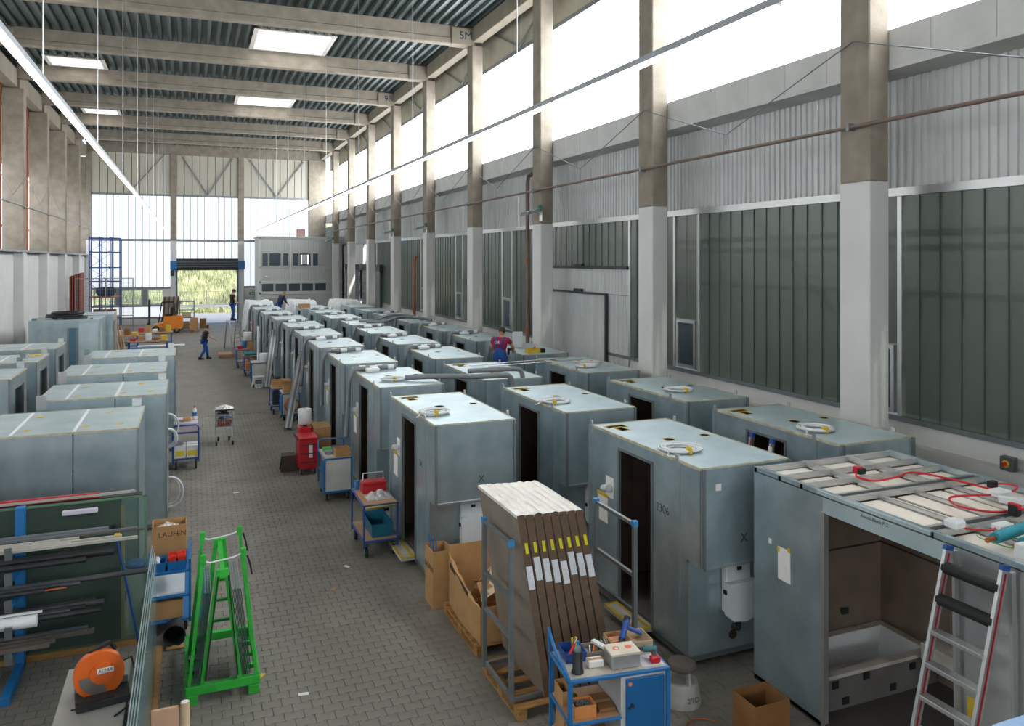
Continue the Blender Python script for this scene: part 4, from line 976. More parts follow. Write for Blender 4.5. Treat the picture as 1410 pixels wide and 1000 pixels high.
dr = MB().bbox(.6, W-.06, .005, .03, .2, Hh-.07, .006).build('cabinet_door', M_bluecab, ct)
MB().cyl((.66, .005, .62), (.66, -.02, .62), .018, 10).cyl((.63, .005, .6), (.63, -.012, .6), .012, 8).build('door_knob', M_dark, dr); MB().disc((.64, .004, .83), .02, .003, 12, 'y').build('orange_sticker', mat('orange_sticker', '#ef7a3a', .5), dr)
MB().tube([(.02, .02, Hh-.05), (.0, .0, Hh+.02), (-.02, .06, Hh+.08), (-.03, .3, Hh+.14), (-.02, Dp-.1, Hh+.22), (0, Dp, Hh+.24), (.01, Dp, Hh-.02)], .017, 8).build('push_handle', M_blue, ct)
for x in (.08, W-.08):
    for y in (.08, Dp-.08): caster(ct, x, y, .17)
bpy.context.view_layer.update()
def on_ct(o):     # things standing on the trolley are placed in its frame, then kept top-level
    o.matrix_world = ct.matrix_basis @ o.matrix_basis; return o
def ctthing(name, label, cat): 
    return on_ct(thing(name, label, cat))
t0 = Hh+.001
on_ct(tub('blue_bin', 'dark blue open bin of hand tools on the cabinet trolley', .07, .3, .3, .56, t0, t0+.1, M_dblue))
r_ = ctthing('screwdriver', 'red handled screwdriver standing in the dark blue bin', 'screwdriver'); MB().cyl((.13, .36, t0+.06), (.22, .46, t0+.12), .014, 8).build('grip', M_red, r_); MB().cyl((.22, .46, t0+.12), (.27, .51, t0+.15), .004, 6).build('shaft', M_alu, r_)
r_ = ctthing('hand_tool', 'yellow handled pliers upright in the dark blue bin', 'pliers'); MB().cyl((.22, .5, t0+.02), (.21, .5, t0+.16), .012, 8).cyl((.25, .51, t0+.02), (.255, .51, t0+.16), .012, 8).build('grip', M_yellow, r_); MB().bar((.235, .505, t0+.012), (.235, .505, t0+.05), .03, .01).build('jaw', M_dark, r_)
r_ = ctthing('spray_can', 'tall black can with clear blue capped bottle inside on the trolley corner', 'can'); MB().lathe((.14, .14, t0), [(.062, 0), (.062, .02), (.052, .03), (.05, .2), (.046, .21)], 18).build('black_sleeve', M_blk_plastic, r_); MB().lathe((.14, .14, t0), [(.033, .2), (.033, .25), (.015, .275), (.012, .285)], 14).build('bottle', M_glassc, r_); MB().lathe((.14, .14, t0), [(.015, .28), (.015, .305)], 12).build('cap', M_blue, r_)
on_ct(shut_box('small_carton', 'small white carton on the cabinet trolley', .27, .43, .17, .27, t0, t0+.065, M_paper))
on_ct(open_box('parts_tray', 'low grey cardboard tray of small parts on the trolley', None, 0, 0, 0, 0, 0) if False else open_box('parts_tray', 'low cardboard tray with small parts behind the white carton', .31, .55, .36, .56, t0, t0+.06, mat('grey_card', '#a09889', .85)))
for q in range(3):
    o = MB().cyl((.36+.05*q, .4+jit(.02), t0+.03), (.4+.05*q, .5, t0+.055), .011, 6).build('fastener', [M_alu, M_orange, M_dark][q]); tag(o, '%s fastener lying in the low cardboard tray' % ['silver', 'orange', 'dark grey'][q], 'fastener', 'fasteners in the tray'); on_ct(o)
o = MB().bar((.46, .56, t0+.075), (.56, .3, t0+.075), .05, .025).build('white_strip', M_wplast); on_ct(tag(o, 'white plastic strip lying across the parts tray', 'strip'))
r_ = ctthing('drill_bit_set', 'bundle of grey drill bits standing behind the metal case', 'drill bits')
for q in range(6): MB().cyl((.56+q*.014, .36+jit(.02), t0+.02), (.53+q*.03, .52, t0+.1+jit(.02)), .008, 6).build('drill_bit', M_steel, r_)
r_ = ctthing('tool_case', 'grey metal case with cream lid and two orange discs on the trolley', 'case'); MB().bbox(.48, .78, .08, .3, t0, t0+.13, .006).build('case_body', M_alu, r_); MB().box(.475, .785, .075, .305, t0+.13, t0+.15).build('case_lid', mat('cream_lid', '#ded3bf', .6), r_)
MB().disc((.57, .2, t0+.15), .035, .003).disc((.7, .2, t0+.15), .034, .003).build('orange_disc', mat('orange_disc', '#f0642a', .5), r_); MB().disc((.57, .19, t0+.153), .02, .002).build('white_disc', M_paper, r_)
on_ct(open_box('cardboard_tray', 'brown cardboard tray holding the heat gun at the back of the trolley', .6, .82, .36, .62, t0, t0+.11, M_card))
on_ct(open_box('cardboard_tray', 'pale cardboard tray right of the heat gun', .83, 1.04, .34, .62, t0, t0+.11, mat('pale_card', '#cbb798', .85)))
on_ct(shut_box('soap_box', 'orange pink packet inside the brown tray', .63, .76, .44, .56, t0+.012, t0+.09, mat('peach_carton', '#e8936a', .7)))
r_ = ctthing('heat_gun', 'blue heat gun with dark nozzle lying on the cardboard tray', 'heat gun'); MB().cyl((.72, .4, t0+.13), (.84, .55, t0+.24), .034, 12).build('body', M_dblue, r_); MB().cyl((.66, .33, t0+.09), (.72, .4, t0+.13), .02, 10, .028).build('nozzle', M_dark, r_); MB().cyl((.81, .5, t0+.2), (.96, .44, t0+.14), .022, 10).build('grip', M_dblue, r_); MB().cyl((.83, .54, t0+.23), (.86, .58, t0+.26), .036, 12).build('end_cap', M_black, r_); MB().disc((.78, .46, t0+.2), .02, .004).build('badge', M_orange, r_)
o = MB().box(.8, 1.03, .06, .27, t0, t0+.006).build('paper_pad', mat('lilac_paper', '#d8d4de', .8)); on_ct(tag(o, 'sheet of paper under the cordless drill', 'paper'))
r_ = ctthing('cordless_drill', 'cordless drill with red battery and teal body on paper', 'drill'); MB().bbox(.9, 1.0, .07, .14, t0+.008, t0+.07, .01).build('battery', M_red, r_); MB().cyl((.87, .21, t0+.1), (1.0, .18, t0+.1), .032, 12).build('motor_body', mat('drill_teal', '#2a6f78', .5), r_); MB().cyl((.8, .225, t0+.1), (.87, .21, t0+.1), .02, 10).build('chuck', M_dark, r_); MB().cyl((.77, .232, t0+.1), (.8, .225, t0+.1), .005, 6).build('bit', M_steel, r_); MB().bar((.96, .18, t0+.09), (.95, .11, t0+.06), .04, .03).build('grip', M_blk_plastic, r_); MB().disc((.93, .165, t0+.1), .016, .006).build('red_knob', M_red, r_)
# things on its shelves
on_ct(open_box('orange_carton', 'orange carton full of screws on the middle trolley shelf', .08, .3, .05, .22, .536, .66, mat('orange_carton', '#d98e50', .8)))
o = MB(); [o.bar((.11+random.uniform(0, .15), .08+random.uniform(0, .1), .62), (.11+random.uniform(0, .15), .08+random.uniform(0, .1), .65), .008) for _ in range(60)]
o = o.build('screw_pile', M_steel); tag(o, 'loose grey screws filling the orange carton', 'screws', None, 'stuff'); on_ct(o)
o = MB().lathe((.17, .38, .536), [(.055, 0), (.06, .05), (.055, .05), (.05, .01)], 18).build('tape_roll', M_yellow); on_ct(tag(o, 'yellow tape roll on the middle trolley shelf', 'tape roll'))
on_ct(shut_box('brown_notebook', 'brown board on white papers on the middle shelf', .35, .53, .1, .4, .536, .57, M_card2)); on_ct(open_box('cardboard_tray', 'cardboard tray at the left end of the middle shelf', .04, .14, .3, .56, .536, .68, M_card))
on_ct(open_box('cardboard_tray', 'pale cardboard tray on the bottom trolley shelf', .08, .34, .06, .3, .206, .36, MATS['pale_card'])); on_ct(open_box('cardboard_tray', 'brown cardboard tray at the back of the bottom shelf', .06, .3, .34, .58, .206, .4, M_card))
# ---------------- pallet with boards in a steel rack ----------------
pallet('board_pallet', 'wooden pallet under the rack of packed boards', 3.28, 4.75, 7.86, 9.0)
M_core = mat('honeycomb_edge', '#6d5848', .85, 0, .35, 60, .4, 90, stretch=(3,1,1)); M_wrap = mat('shrink_wrap', '#8d8377', .25, 0, .12, 2.5, .25, 8); M_lab = mat('white_shipping_label', '#dfe5ea', .6, 0, .08, 30)
for i in range(8):
    r_ = thing('packed_board', '%s shrink-wrapped board from the left in the steel rack' % ords[i], 'board', (0, 0, 0), 0, 'packed boards in the steel rack'); xt, xb = 3.30+i*.102, 3.63+i*.116; t = .088; ya, yb = 7.95, 9.2
    zz = 2.2-.004*i; q = lambda z: xb+(xt-xb)*(z-.145)/(zz-.145)
    MB().prism([(xb, .145), (xb+t, .145), (xt+t, zz), (xt, zz)], 'y', ya, yb).build('honeycomb_core', M_core, r_)
    MB().prism([(xb-.004, .15), (xb-.001, .15), (xt-.001, zz), (xt-.004, zz)], 'y', ya+.002, yb).build('wrap_film', M_wrap, r_)
    cap = MB(); n = 8
    V = []
    for j in range(n+1):
        y = ya-.008+(yb-ya+.016)*j/n
        V += [(xt-.005, y, zz-.03), (xt-.004, y, zz+.004+jit(.004)), (xt+t*.5, y, zz+.012+jit(.008)), (xt+t+.004, y, zz+.002+jit(.004)), (xt+t+.004, y, zz-.03)]
    cap.add(V, [(5*j+k, 5*j+k+1, 5*j+k+6, 5*j+k+5) for j in range(n) for k in range(4)]); cap.build('top_film', mat('crumpled_film', '#e4dfd6', .35, 0, .1, 5, .4, 12), r_)
    z1 = 1.83-.0*i; MB().prism([(q(z1-.06)+.035, z1-.06), (q(z1-.06)+.07, z1-.06), (q(z1+.06)+.07, z1+.06), (q(z1+.06)+.035, z1+.06)], 'y', ya-.003, ya).build('yellow_label', mat('yellow_label', '#e6de2c', .6), r_)
    z2 = 1.5+.03*((i*3) % 4); MB().prism([(q(z2-.13)+.01, z2-.13), (q(z2-.13)+.085, z2-.13), (q(z2+.13)+.085, z2+.13), (q(z2+.13)+.01, z2+.13)], 'y', ya-.004, ya).build('shipping_label', M_lab, r_)
rk = thing('steel_rack', 'galvanised tube rack with blue caps holding the packed boards', 'rack', (0, 0, 0))
for (x, yn, yf) in ((3.25, 8.0, 8.85), (4.84, 8.05, 9.0)):
    for y in (yn, yf): MB().bar((x, y, .145), (x, y, 1.9), .05).build('post', M_steel, rk)
    for z in (.2, .85, 1.28, 1.88): MB().bar((x, yn, z), (x, yf, z), .04).build('cross_rail', M_steel, rk)
    for y in (yn, yf): MB().box(x-.03, x+.03, y-.03, y+.03, 1.86, 1.925).build('blue_cap', mat('cap_blue', '#3f8fcb', .5), rk)
for y in (8.0, 8.85): MB().bar((3.25, y, .17), (4.84, y+.08, .17), .04).build('base_rail', M_steel, rk)
# ---------------- pallet with big cardboard bin ----------------
pallet('bin_pallet', 'wooden pallet under the big torn cardboard bin', 3.32, 4.25, 9.32, 10.72)
bn = thing('cardboard_bin', 'big torn cardboard bin full of scrap card on a pallet', 'box', (3.38, 9.36, .146)); w, d, h = .82, 1.3, .72
b_ = MB(); t = .01
b_.box(0, w, 0, d, 0, t).box(w-t, w, 0, d, t, h).box(0, w, d-t, d, t, h+.1)
V = []; n = 12
for i in range(n+1):
    y = d*i/n; top = h*(.62+.38*(i/n)**1.6)+.015*math.sin(i*2.1)
    V += [(0-.03*math.sin(PI*i/n), y, 0), (0-.05*math.sin(PI*i/n), y, top), (t, y, 0), (t, y, top)]
b_.add(V, [f for i in range(n) for f in ((4*i, 4*i+4, 4*i+5, 4*i+1), (4*i+2, 4*i+3, 4*i+7, 4*i+6), (4*i+1, 4*i+5, 4*i+7, 4*i+3))])
b_.box(0, w, 0, t, t, h*.62); b_.build('carton_wall', M_card, bn)
MB().bar((-.045, .35, .5), (-.035, 1.15, .6), .006, .06, (0, 0, 1)).build('dark_print', M_print, bn)
for q in range(9):
    a = Vector((random.uniform(.2, .6), .15+.1*q, random.uniform(.3, .55))); o = MB().bbox(-.22, .22, -.15, .15, -.006, .006, .003).build('card_scrap', [M_card, MATS['pale_card']][q % 2], None)
    o.location = Vector((3.38, 9.36, .146))+a; o.rotation_euler = (random.uniform(-.9, .9), random.uniform(-.9, .9), random.uniform(0, 3)); tag(o, '%s piece of scrap card from the front of the big bin' % ords[q], 'card scrap', 'scrap card in the bin')
lf = open_box('laufen_carton', 'narrow brown printed carton with blue rods behind the big bin', 3.2, 3.5, 10.85, 11.25, 0, .82, M_card)
text('LAUFEN', .12, M_print, lf, (3.198, 11.05, .55), LEFT)
for q in range(3): tag(MB().cyl((3.26+.06*q, 10.95+.05*q, .02), (3.22+.05*q, 11.1, 1.0-.06*q), .011, 8).build('blue_rod', M_blue), '%s blue plastic rod sticking out of the narrow carton' % ords[q], 'rod', 'blue rods in the carton')
# ---------------- trolleys along the right of the aisle ----------------
def shelf_trolley(label, x0, x1, y0, y1, h, m, deck, levels=(.25,), rail=True):
    r_ = thing('shelf_trolley', label, 'trolley', (x0, y0, 0)); w, d = x1-x0, y1-y0
    for z in tuple(levels)+(h,):
        MB().bbox(0, w, 0, d, z-.04, z-.006, .006).build('shelf_frame', m, r_); MB().box(.025, w-.025, .025, d-.025, z-.006, z).build('shelf_board', deck, r_)
    for x in (.015, w-.015):
        for y in (.015, d-.015): MB().bar((x, y, .17), (x, y, h-.005), .03).build('post', m, r_)
    if rail: MB().tube([(.05, -.0, h-.05), (.05, -.08, h-.02), (w-.05, -.08, h-.02), (w-.05, 0, h-.05)], .018, 8).build('push_handle', mat('taped_handle', '#b3a05a', .6, 0, .5, 14), r_)
    for x in (.07, w-.07):
        for y in (.09, d-.09): caster(r_, x, y, .2)
    return r_
def cabinet(label, x0, x1, y0, y1, h, side=None, hoop=True):
    r_ = thing('cabinet_trolley', label, 'trolley', (x0, y0, 0)); w, d = x1-x0, y1-y0; side = side or mat('pale_grey_sheet2', '#cfcfcb', .5)
    MB().bbox(.02, w-.02, .02, d-.4 if d > .7 else d-.02, .2, h-.04, .005).build('cabinet_body', side, r_)
    MB().bbox(0, w, 0, d, h-.04, h-.008, .006).build('top_frame', M_bluecab, r_); MB().box(.02, w-.02, .02, d-.02, h-.008, h).build('top_sheet', mat('grey_worktop', '#c6c0b7', .6, 0, .1, 5), r_)
    MB().bbox(0, w, 0, d, .17, .21, .006).build('base_frame', M_bluecab, r_)
    for x in (.015, w-.015):
        for y in (.015, d-.015): MB().bar((x, y, .17), (x, y, h-.02), .032).build('post', M_bluecab, r_)
    MB().bbox(-.004, .02, .05, min(d-.05, .45), .24, h-.08, .004).build('cabinet_door', M_bluecab, r_)
    MB().box(.0, w, d-.38, d-.02, .5, .53).build('shelf', M_bluecab, r_)
    if hoop: MB().tube([(.02, d, h-.02), (.02, d+.02, h+.16), (.06, d+.02, h+.2), (w-.06, d+.02, h+.2), (w-.02, d+.02, h+.16), (w-.02, d, h-.02)], .017, 8).build('push_handle', M_blue, r_)
    for x in (.07, w-.07):
        for y in (.09, d-.09): caster(r_, x, y, .17)
    return r_
def roll(x, y, z, label, R=.13, H=.26):
    r_ = thing('paper_roll', label, 'roll', (x, y, z)); MB().lathe((0, 0, 0), [(R-.01, 0), (R, .01), (R, H-.01), (R-.01, H)], 20).build('paper_body', M_wplast, r_); MB().disc((0, 0, H), .025, .003).build('core_hole', M_card2, r_); return r_
def toolbox(x, y, z, label, w=.42, d=.22, h=.2, m=None):
    r_ = thing('tool_box', label, 'tool box', (x, y, z)); m = m or M_red
    MB().bbox(0, w, 0, d, 0, h*.7, .01).build('box_body', m, r_); MB().bbox(-.01, w+.01, -.01, d+.01, h*.7, h, .015).build('box_lid', m, r_)
    MB().tube([(.03, d/2, h), (.03, d/2, h+.13), (w-.03, d/2, h+.13), (w-.03, d/2, h)], .014, 8).build('carry_handle', M_alu, r_); return r_
def film_heap(x, y, z, w, d, h, label):
    n = 10; V = []
    for i in range(n+1):
        for j in range(n+1):
            s_, t_ = i/n, j/n; e = max(0, 1-((s_-.5)**2+(t_-.5)**2)*4); V.append((x+w*(s_-.5)+jit(.02), y+d*(t_-.5)+jit(.02), z+.004+h*e*random.uniform(.3, 1)))
    b_ = MB(); b_.add(V, [(i*(n+1)+j, i*(n+1)+j+1, (i+1)*(n+1)+j+1, (i+1)*(n+1)+j) for i in range(n) for j in range(n)]); return tag(b_.build('plastic_film', mat('clear_crumpled_film', '#d9d5d3', .2, 0, .1, 8, .3, 20)), label, 'film')
shelf_trolley('blue steel trolley with plywood shelves beside the front aisle module', 2.66, 3.26, 13.1, 14.2, .9, M_dblue, M_ply, (.3,))
toolbox(2.78, 13.75, .901, 'red tool box with silver carry bar on the plywood trolley')
tag(MB().lathe((2.74, 14.08, .901), [(.045, 0), (.05, .16), (.04, .16)], 14).build('blue_cup', M_blue), 'bright blue plastic cup beside the red tool box', 'cup')
film_heap(3.0, 13.5, .9, .45, .35, .14, 'crumpled clear film on the plywood trolley')
tag(MB().bbox(2.95, 3.2, 13.75, 13.9, .901, .93, .01).build('white_clamp', M_wplast), 'small white plastic fitting on the plywood trolley', 'fitting')
tub('storage_bin', 'large teal blue storage bin on the lower plywood shelf', 2.82, 3.2, 13.2, 14.0, .302, .52, mat('teal_bin', '#1a6a86', .45))
cabinet('white and blue cabinet trolley carrying a cardboard box, second along the aisle', 2.54, 3.12, 16.5, 17.4, .9)
open_box('cardboard_box', 'brown cardboard box on the second cabinet trolley', 2.78, 3.08, 16.52, 16.85, .901, 1.06, M_card)
o = tub('blue_bin', 'bright blue bin on the second cabinet trolley', 2.8, 3.06, 17.0, 17.25, .901, .99, M_blue)
tag(MB().bbox(2.62, 2.85, 17.1, 17.3, .9, .96, .01).build('green_case', M_green), 'green case behind the bright blue bin', 'case'); tag(MB().bbox(2.62, 2.78, 16.8, 17.0, .901, .97, .01).build('grey_case', M_steel), 'dark grey case on the second cabinet trolley', 'case')
rt = thing('tool_trolley', 'red tool trolley with white roll on top in the aisle', 'trolley', (2.32, 18.75, 0))
MB().bbox(0, .42, 0, .62, .14, .82, .015).build('cabinet_body', M_red, rt); MB().bbox(-.01, .43, -.01, .63, .82, .86, .01).build('lid_tray', M_red, rt)
for z in (.3, .5, .7): MB().bar((.03, -.012, z), (.39, -.012, z), .012, .02).build('drawer_handle', M_dark, rt)
MB().box(.22, .3, -.016, -.01, .4, .72).build('white_tag', M_paper, rt)
for x in (.06, .36):
    for y in (.08, .54): caster(rt, x, y, .14)
MB().tube([(.0, .1, .8), (-.08, .1, .9), (-.08, .5, .9), (0, .5, .8)], .014, 8).build('push_handle', M_dark, rt)
bx_ = shut_box('cardboard_box', 'brown carton between red trolley and module', 2.75, 3.15, 19.4, 20.1, 0, .95, M_card)
rc = thing('red_canister', 'red box on the cardboard behind the red tool trolley', 'canister', (2.42, 19.55, 0)); MB().bbox(0, .3, 0, .4, 0, .95, .02).build('canister_body', M_red, rc); MB().cyl((.15, .2, .95), (.15, .2, 1.0), .05, 10).build('canister_cap', M_dark, rc)
roll(2.57, 19.7, 1.01, 'large white paper roll standing on the red canister', .16, .36)
st = thing('plastic_step', 'brown plastic step on the floor left of the red trolley', 'step', (1.95, 19.2, 0)); MB().prism([(0, 0), (.4, 0), (.34, .35), (.06, .35)], 'y', 0, .06).prism([(0, 0), (.4, 0), (.34, .35), (.06, .35)], 'y', .3, .36).build('side_frame', mat('brown_plastic', '#4d3b33', .6), st); MB().bbox(.04, .36, 0, .36, .35, .38, .01).build('tread', MATS['brown_plastic'], st)
tag(MB().cyl((2.62, 21.0, 0), (2.62, 21.0, .75), .06, 12).build('duct_pipe', M_alu), 'short silver duct pipe standing on end by the aisle', 'pipe')
# leaning trunking lengths
def lean(label, base, top):
    r_ = thing('leaning_profile', label, 'profile', (0, 0, 0)); a, b2 = Vector(base), Vector(top)
    MB().bar(a, b2, .2, .09, (0, 1, 0)).build('profile_body', M_steel, r_); off = Vector((-.05, -.06, .0))
    MB().bar(a+off+Vector((0, 0, .02)), b2+off, .05, .05, (0, 1, 0)).bar(a+Vector((.07, -.05, .02)), b2+Vector((.07, -.05, 0)), .04, .06, (0, 1, 0)).build('flange', M_alu, r_)
lean('long grey metal profile leaning on the fourth aisle module', (2.62, 23.9, .05), (3.24, 25.45, 2.1))
lean('long grey metal profile leaning further back on the aisle row', (2.72, 31.9, .05), (3.22, 34.4, 2.05))
shelf_trolley('blue trolley with black and red tool case in the middle of the aisle row', 2.4, 2.85, 26.4, 27.3, .85, M_dblue, M_ply, (.3,), False)
toolbox(2.45, 26.5, .31, 'black tool case with red lid on the lower trolley shelf', .34, .5, .42, M_blk_plastic)
open_box('cardboard_box', 'brown cardboard box on top of the blue trolley mid aisle', 2.45, 2.8, 26.6, 27.1, .851, 1.05, M_card)
cabinet('white cabinet trolley with blue frame carrying a low carton, third along the aisle', 2.62, 3.2, 24.9, 25.75, .88, None, False) if False else cabinet('white cabinet trolley with blue frame carrying a low carton, mid aisle', 2.6, 3.15, 26.0-.75, 26.1, .86, None, False)
open_box('cardboard_box', 'low brown carton on the mid aisle white cabinet', 2.66, 3.1, 25.3, 25.7, .861, 1.08, M_card)
o = MB(); [o.tube(arc((0, 0), .2+.012*q, -.01*q, 0, 2*PI, 20), .012, 6) for q in range(3)]; o = o.build('cable_ring', M_copper); o.location = (2.9, 25.2, .5); o.rotation_euler = (PI/2, 0, 0); tag(o, 'ring of brown cable hanging on the white cabinet', 'cable')
shut_box('cardboard_box', 'tall brown carton behind the mid aisle trolley', 2.95, 3.25, 28.2, 28.9, 0, .8, M_card)
cabinet('pale cabinet trolley with white roll on top, far along the aisle', 2.22, 2.82, 32.9, 33.8, .9, None, False)
roll(2.72, 33.2, .901, 'white paper roll on the far pale cabinet', .17, .34)
tag(MB().cyl((2.52, 33.7, .9), (2.52, 33.7, 2.3), .03, 10).build('neon_tube_box', M_wplast), 'upright white tube behind the paper roll', 'tube')
st = thing('plastic_step', 'white plastic step with dark marks in front of the far pale cabinet', 'step', (2.2, 32.3, 0)); MB().prism([(0, 0), (.1, 0), (.13, .38), (.06, .38)], 'y', 0, .35).prism([(.42, 0), (.52, 0), (.46, .38), (.39, .38)], 'y', 0, .35).box(.02, .5, 0, .02, 0, .14).build('side_frame', M_wplast, st); MB().bbox(.05, .47, 0, .35, .38, .43, .01).build('tread', M_wplast, st)
text('2.5', .14, M_print, st, (.26, -.004, .07), FRONT)
def ftrol(label, x, y):
    shelf_trolley(label, x, x+.55, y, y+.9, .85, M_dblue, M_ply, (.3,), False)
ftrol('blue trolley with orange carton before the far pale cabinet', 2.1, 35.6); shut_box('orange_carton', 'orange carton on the lower shelf of the far blue trolley', 2.18, 2.55, 35.7, 36.2, .301, .55, MATS['orange_carton'])
tag(MB().cyl((2.15, 36.0, .92), (2.6, 36.0, .92), .07, 12).build('blue_roll', M_teal), 'bright blue film roll lying on the far blue trolley', 'roll'); tag(MB().cyl((2.15, 36.25, .92), (2.6, 36.25, .92), .07, 12).build('blue_roll', M_teal), 'second bright blue film roll behind the first', 'roll')
ftrol('dark blue trolley with blue bucket, last but one along the aisle', 1.95, 38.4); tag(MB().lathe((2.3, 39.0, .851), [(.12, 0), (.15, .34), (.14, .34)], 16).build('bucket', M_blue), 'blue bucket on the far dark blue trolley', 'bucket')
tub('red_bin', 'red storage bin on the far dark blue trolley', 2.0, 2.2, 38.5, 38.8, .851, 1.0, M_red)
roll(2.6, 41.2, 1.0, 'large white roll near the far step ladder', .2, .42); shut_box('cardboard_box', 'brown carton under the far white roll', 2.35, 2.85, 40.9, 41.5, 0, .98, M_card)
tag(MB().bar((2.75, 41.9, .2), (2.95, 42.1, 1.9), .06, .04).build('red_bar', M_rbar), 'red bar leaning on a far aisle module', 'bar')
tag(MB().bbox(1.3, 2.0, 42.9, 44.1, .0, .16, .02).build('flat_dolly', M_ply), 'flat plywood dolly on the floor near the far ladder', 'dolly')
# ---------------- left of the aisle ----------------
lt = shelf_trolley('blue tube trolley with white cartons beside the left modules', -.4, .18, 20.3, 21.2, .9, M_dblue, M_ply, (.28,), False)
MB().tube([(0, -.01, .2), (0, -.01, 1.0), (.05, -.01, 1.06), (.52, -.01, 1.06), (.57, -.01, 1.0), (.57, -.01, .2)], .018, 8).build('hoop_rail', M_dblue, lt)
shut_box('pale_carton', 'long pale lilac carton on top of the blue tube trolley', -.38, .16, 20.36, 21.15, .901, 1.1, mat('lilac_carton', '#cfc4cb', .7))
M_yl = mat('yellow_carton_print', '#e3cf3b', .6)
shut_box('white_carton', 'white carton with yellow print, left on the lower trolley shelf', -.37, -.12, 20.34, 20.8, .281, .56, M_paper, lab_m=M_yl); shut_box('white_carton', 'white carton with yellow print, right on the lower trolley shelf', -.1, .15, 20.34, 20.8, .281, .56, M_paper, lab_m=M_yl)
r_ = thing('cleaner_bottle', 'white bottle with red cap on the lilac carton', 'bottle', (.08, 20.8, 1.103)); MB().lathe((0, 0, 0), [(.045, 0), (.05, .02), (.05, .22), (.03, .27), (.02, .28)], 16).build('bottle_body', M_wplast, r_); MB().lathe((0, 0, 0), [(.022, .28), (.022, .32)], 12).build('bottle_cap', M_red, r_); MB().lathe((0, 0, 0), [(.051, .08), (.051, .17)], 16).build('bottle_label', M_blue, r_)
shut_box('small_carton', 'small brown carton on the lilac carton', -.18, .0, 20.55, 20.75, 1.103, 1.18, M_card)
# shopping cart full of scrap
sc_ = thing('wire_cart', 'wire shopping cart piled with cables and scrap in the aisle', 'cart', (.6, 22.5, 0))
for x in (.02, .46):
    MB().tube([(x, .05, .12), (x, .08, .55), (x, .05, .95)], .014, 7).tube([(x, .05, .14), (x, .7, .16), (x, .75, .5)], .014, 7).build('side_frame', M_alu, sc_)
for z in (.55, .65, .75, .85): MB().tube([(.0, .03, z), (.48, .03, z), (.48, .78, z), (.0, .78, z)], .006, 5, close=True).build('basket_wire', M_alu, sc_)
for i in range(9): MB().cyl((.0+i*.06, .03, .52), (.0+i*.06, .03, .9), .004, 5).cyl((.0+i*.06, .78, .52), (.0+i*.06, .78, .9), .004, 5).build('basket_wire', M_alu, sc_)
MB().box(.0, .48, .03, .78, .515, .525).build('basket_floor', M_steel, sc_); MB().cyl((.0, -.02, .97), (.48, -.02, .97), .018, 8).build('push_handle', M_black, sc_)
for x, y in ((.03, .08), (.45, .08), (.1, .7), (.38, .7)): caster(sc_, x, y, .13)
for q in range(7):
    o = MB(); o.tube([(.62+random.uniform(0, .42), 22.55+random.uniform(0, .7), .56+.05*q+random.uniform(0, .04)) for _ in range(7)], .02, 6); tag(o.build('scrap_cable', [M_black, M_rcable, M_pipeins, M_blue, M_wcable, M_black, M_orange][q]), '%s scrap cable heaped in the wire cart' % ['black', 'red', 'grey', 'blue', 'white', 'thick black', 'orange'][q], 'cable', 'scrap cables in the cart')
film_heap(.85, 22.95, .93, .46, .6, .12, 'heap of white film on top of the wire cart')
shut_box('red_carton', 'dark red box at the bottom of the wire cart', .66, 1.0, 22.6, 22.9, .527, .68, mat('brick_red', '#8a3b2c', .7))
# white flexible hoses beside the left modules
for q, (x, y, z, R, lab) in enumerate(((-.515, 20.1, 1.1, .3, 'white flexible hose loop at the third left module'), (-.41, 17.0, .37, .33, 'white flexible hose loop low at the second left module'), (-.41, 16.5, 1.55, .2, 'white flexible hose loop high at the second left module'))):
    b_ = MB(); b_.tube([(x+R*.8*max(0, math.sin(t)), y+.08*t, z+R*math.cos(t)) for t in [PI*i/14 for i in range(15)]], .022, 8); b_.tube([(x+R*.6*max(0, math.sin(t)), y+.1+.08*t, z+R*.9*math.cos(t)) for t in [PI*i/14 for i in range(15)]], .018, 8); tag(b_.build('flexible_hose', M_wcable), lab, 'hose')
# ---------------- green glass rack ----------------
gk = thing('glass_rack', 'green steel A-frame rack holding leaning glass sheets', 'rack', (0, 9.5, 0)); gy0, gy1 = .08, .88
for y in (gy0, 1.38):
    MB().bbox(-.06, .74, y-.04, y+.04, .1, .2, .006).build('base_beam', M_green, gk)
    for x in (0, .66): MB().bbox(x-.05, x+.07, y-.05, y+.05, 0, .1, .006).build('foot', M_green, gk)
for y in (gy0, gy1):
    zt_ = 1.47 if y == gy0 else 1.56
    MB().bar((.12, y, .2), (.29, y, zt_), .05, .05, (0, 1, 0)).bar((.52, y, .2), (.37, y, zt_), .05, .05, (0, 1, 0)).build('a_frame_leg', M_green, gk)
    MB().bar((-.02, y, .2), (.13, y, 1.6), .035, .05, (0, 1, 0)).build('retaining_post', M_green, gk); MB().bar((.7, y, .2), (.56, y, 1.62), .035, .05, (0, 1, 0)).build('retaining_post', M_green, gk)
    MB().bbox(.1, .16, y-.03, y+.03, 1.55, 1.66, .006).build('post_cap', M_green, gk); MB().bbox(.53, .59, y-.03, y+.03, 1.57, 1.68, .006).build('post_cap', M_green, gk)
    MB().tube([(.1, y, 1.6), (.2, y-.03, 1.57), (.33, y-.02, 1.58), (.45, y-.03, 1.6), (.58, y, 1.63)], .009, 6).build('rope_tie', M_wcable, gk)
    MB().tube([(.6, y-.03, 1.6), (.63, y-.05, 1.5), (.65, y-.04, 1.38)], .012, 6).build('strap_tail', M_black, gk)
    MB().bbox(.26, .4, y-.03, y+.03, zt_-.1, zt_, .006).build('apex_plate', M_green, gk)
MB().bar((.33, gy0, 1.42), (.33, gy1, 1.52), .05, .05).build('ridge_beam', M_green, gk)
